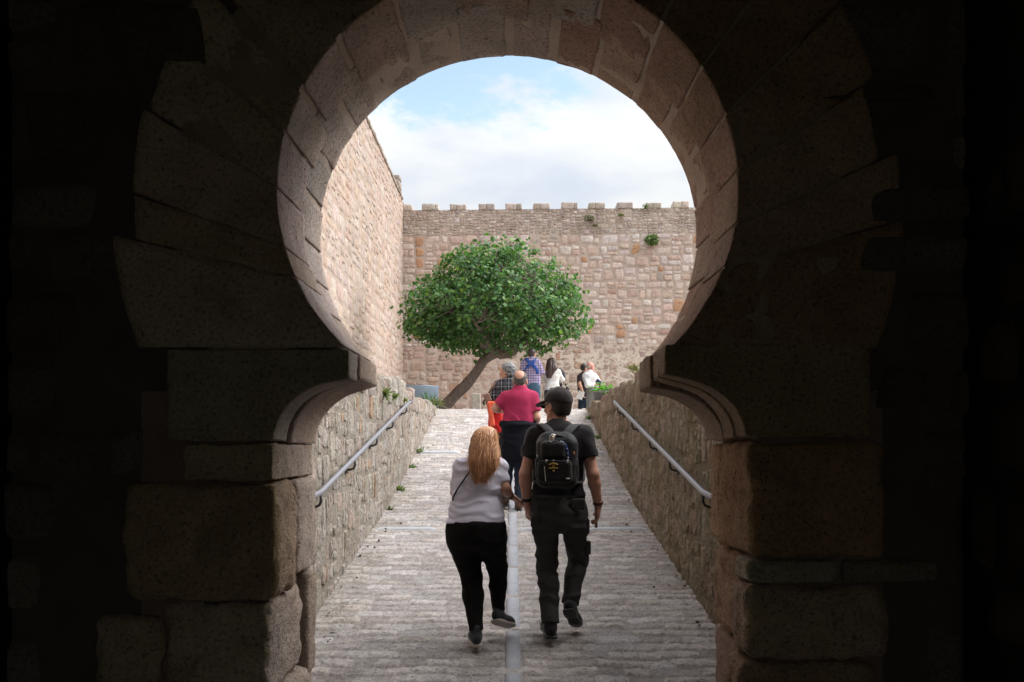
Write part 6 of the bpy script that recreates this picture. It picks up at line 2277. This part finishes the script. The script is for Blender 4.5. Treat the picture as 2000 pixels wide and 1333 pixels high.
    v = Vol()
    v.ell(K(1108.5, 759.5, -0.1), (0.045, 0.05, 0.05), None, 0.02)
    v.ell(K(1104.5, 750.5, -0.1), (0.03, 0.035, 0.02), None, 0.02)
    v.cap(K(1104, 752, -0.1), K(1108, 758, -0.1), 0.012, 0.012, 0.02)
    V, Fq = v.mesh(0.008)
    mesh_obj("toy", V, Fq, M["black"], st, None, True, c)


def man_dark():
    bt = cloth("brown_black_tee", (0.026, 0.016, 0.018), 0.2, 0.3)
    jn = cloth("navy_jeans", (0.012, 0.022, 0.04), 0.2, 0.4)
    sp = dict(cx=1137, root=(PX(1137, 0, 26.6)[0], 26.6, 2.06), pitch=0.0095, skin=M["skin"],
              head=(1141.5, 719, 0.0), fwd=(0.9, 0.35, 0.0), hs=1.0, neck=(1141, 729, 0.0), neck_r=0.058,
              torso=[(727, 1140.5, 5.5, 0.07, 0.0), (730, 1140, 8.5, 0.09, 0.0), (734, 1139, 10.5, 0.11, 0.0), (744, 1138, 11, 0.125, 0.0), (756, 1138, 10.5, 0.12, 0.0), (769, 1139, 10, 0.125, 0.0)],
              pelvis=[(765, 1139.5, 9, 0.115, 0.0), (774, 1140, 10, 0.13, 0), (783, 1140, 10, 0.125, 0), (789, 1139.5, 8.5, 0.1, 0)],
              armL=((1132.5, 737, -0.06), (1132, 751, -0.13), (1138, 766, -0.14), (0.054, 0.04, 0.029), ((0.25, 0.1, -1), (0.4, -0.4, 0), (0.3, 1, 0), 0.5), (0.62, 0.07, 0.066)),
              armR=((1145, 737, 0.06), (1147, 752, 0.08), (1149, 766, 0.14), (0.054, 0.04, 0.029), ((0.25, 0.1, -1), (-1, 0, 0), (0, 1, 0), 0.5), (0.62, 0.07, 0.066)),
              legL=((1136, 784, -0.02), (1133.5, 806, 0.0), (1131.5, 829, -0.03), (6.8, 5.4, 4.6), (0.5, 0.8, 0)),
              legR=((1143.5, 784, 0.02), (1144, 806, 0.03), (1143.5, 829, 0.03), (6.8, 5.4, 4.6), (0.6, 0.8, 0)),
              shirt=bt, pants=jn, shoe=M["black"], shirt_folds=folds(0.006, (7, 7, 9), 81))
    P = figure("dark", "man in dark brown T-shirt and navy jeans holding a white sheet of paper", 26.6, sp)
    hair_cap(P, hair_mat("black_hair", (0.010, 0.008, 0.007), (0.03, 0.024, 0.02)), "hair", 0.010, 0.05, -0.05)
    J = P["J"]
    c = J((1133.5, 772, -0.17))
    sh = MB()
    a = np.linspace(-1, 1, 6)
    A, B = np.meshgrid(a, a, indexing="ij")
    e1, e2 = unit([0.9, -0.2, -0.35]), unit([0.35, 0.1, 0.9])
    nn = np.cross(e1, e2)
    base = c + A.ravel()[:, None] * 0.085 * e1 + B.ravel()[:, None] * 0.115 * e2 + (0.012 * np.sin(A.ravel() * 2))[:, None] * nn
    V = np.concatenate([base + nn * 0.001, base - nn * 0.001])
    g = grid_faces(6, 6)
    o = mesh_obj("sheet_of_paper", V, np.concatenate([g, g[:, ::-1] + 36]), plain_mat("white_paper", (0.75, 0.73, 0.70), 0.7, 0, 0.04), None, None, True, c)
    o.location = c
    tag(o, "white sheet of paper held low in the dark shirted man's hand", "paper")


def man_white():
    ws = cloth("white_shirt", (0.76, 0.76, 0.80), 0.05, 0.3, 0.1)
    gy = cloth("grey_trousers", (0.20, 0.19, 0.185), 0.15, 0.3)
    sp = dict(cx=1155, root=(PX(1157, 0, 25.0)[0], 25.0, 2.05), pitch=0.0095, skin=M["skin_pink"],
              head=(1153.5, 717, 0.02), fwd=(0.86, 0.45, 0.05), hs=1.05, neck=(1151.5, 728, 0.0), neck_r=0.064,
              torso=[(725, 1150.5, 6, 0.075, 0.0), (728, 1150.5, 9, 0.095, 0.0), (732, 1151, 12, 0.12, 0.0), (741, 1153.5, 13, 0.14, 0.0), (751, 1155, 11.5, 0.145, 0.01), (756, 1155.5, 11, 0.145, 0.01)],
              pelvis=[(752, 1155.5, 10, 0.135, 0.0), (764, 1156.5, 11, 0.145, 0), (774, 1157, 11, 0.14, 0), (781, 1157, 9, 0.11, 0)],
              armL=((1143.5, 735, -0.05), (1147, 752, -0.13), (1162.5, 752, -0.08), (0.055, 0.042, 0.03), ((1, 0.25, 0.1), (0, 0.2, -1), (0, 1, 0.3), 0.5), (1.75, 0.075, 0.055)),
              armR=((1160.5, 735, 0.05), (1170, 748, 0.10), (1168, 752, 0.06), (0.055, 0.042, 0.03), ((-0.6, -0.5, 0), (0, 0, -1), (0, 0, 1), 0.6), (1.5, 0.075, 0.055)),
              legL=((1152.5, 776, -0.03), (1151, 802, 0.0), (1150, 829, -0.03), (7.5, 5.8, 4.8), (0.6, 0.7, 0)),
              legR=((1161, 776, 0.03), (1162, 802, 0.03), (1162, 829, 0.03), (7.5, 5.8, 4.8), (0.7, 0.7, 0)),
              shirt=ws, pants=gy, shoe=M["black"], collar=((1151.5, 729, 0), (1152, 724, 0), 0.068), shirt_folds=folds(0.010, (8, 8, 7), 87))
    P = figure("bald", "bald pink faced man in white shirt with a navy jacket over his arm", 25.0, sp)
    hair_cap(P, hair_mat("white_fringe", (0.35, 0.28, 0.25), (0.6, 0.5, 0.46)), "hair", 0.003, -0.02, -0.03, (0.0, 0.085, (0.10, 0.13, 0.095)))
    J = P["J"]
    v = Vol()
    v.ell(J((1167.5, 746, -0.04)), (0.085, 0.075, 0.06), np.array([unit([1, 0, -0.45]), [0, 1, 0], unit([0.45, 0, 1])]), 0.03)
    v.cap(J((1171, 747, -0.05)), J((1172.5, 759, -0.05)), 0.035, 0.028, 0.03)
    V, Fq = v.mesh(0.008, folds(0.016, (14, 14, 14), 91))
    c = J((1167.5, 746, -0.04))
    o = mesh_obj("folded_jacket", V, Fq, cloth("navy_knit", (0.018, 0.018, 0.055), 0.3, 0.4), None, None, True, c)
    o.location = c
    tag(o, "bundled navy jacket draped over the white shirted man's forearm", "jacket")
    z = EYE + (870 - 755.5) / P["p"]
    pr = np.array(P["rows"])
    cx, cy, a, b = (float(pchip(pr[:, 0], pr[:, i], z)) for i in (1, 2, 3, 4))
    v = Vol()
    v.loft([(z - 0.018, cx, cy, a - 0.002, b - 0.002), (z + 0.018, cx, cy, a + 0.002, b + 0.002)], 0.01, 2.2)
    V, Fq = v.mesh(0.008)
    mesh_obj("belt", V, Fq, M["black"], P["root"], None, True, P["foot"])


man_cap()
woman_tee()
man_red()
woman_plaid()
man_checks()
woman_white()
man_dark()
man_white()
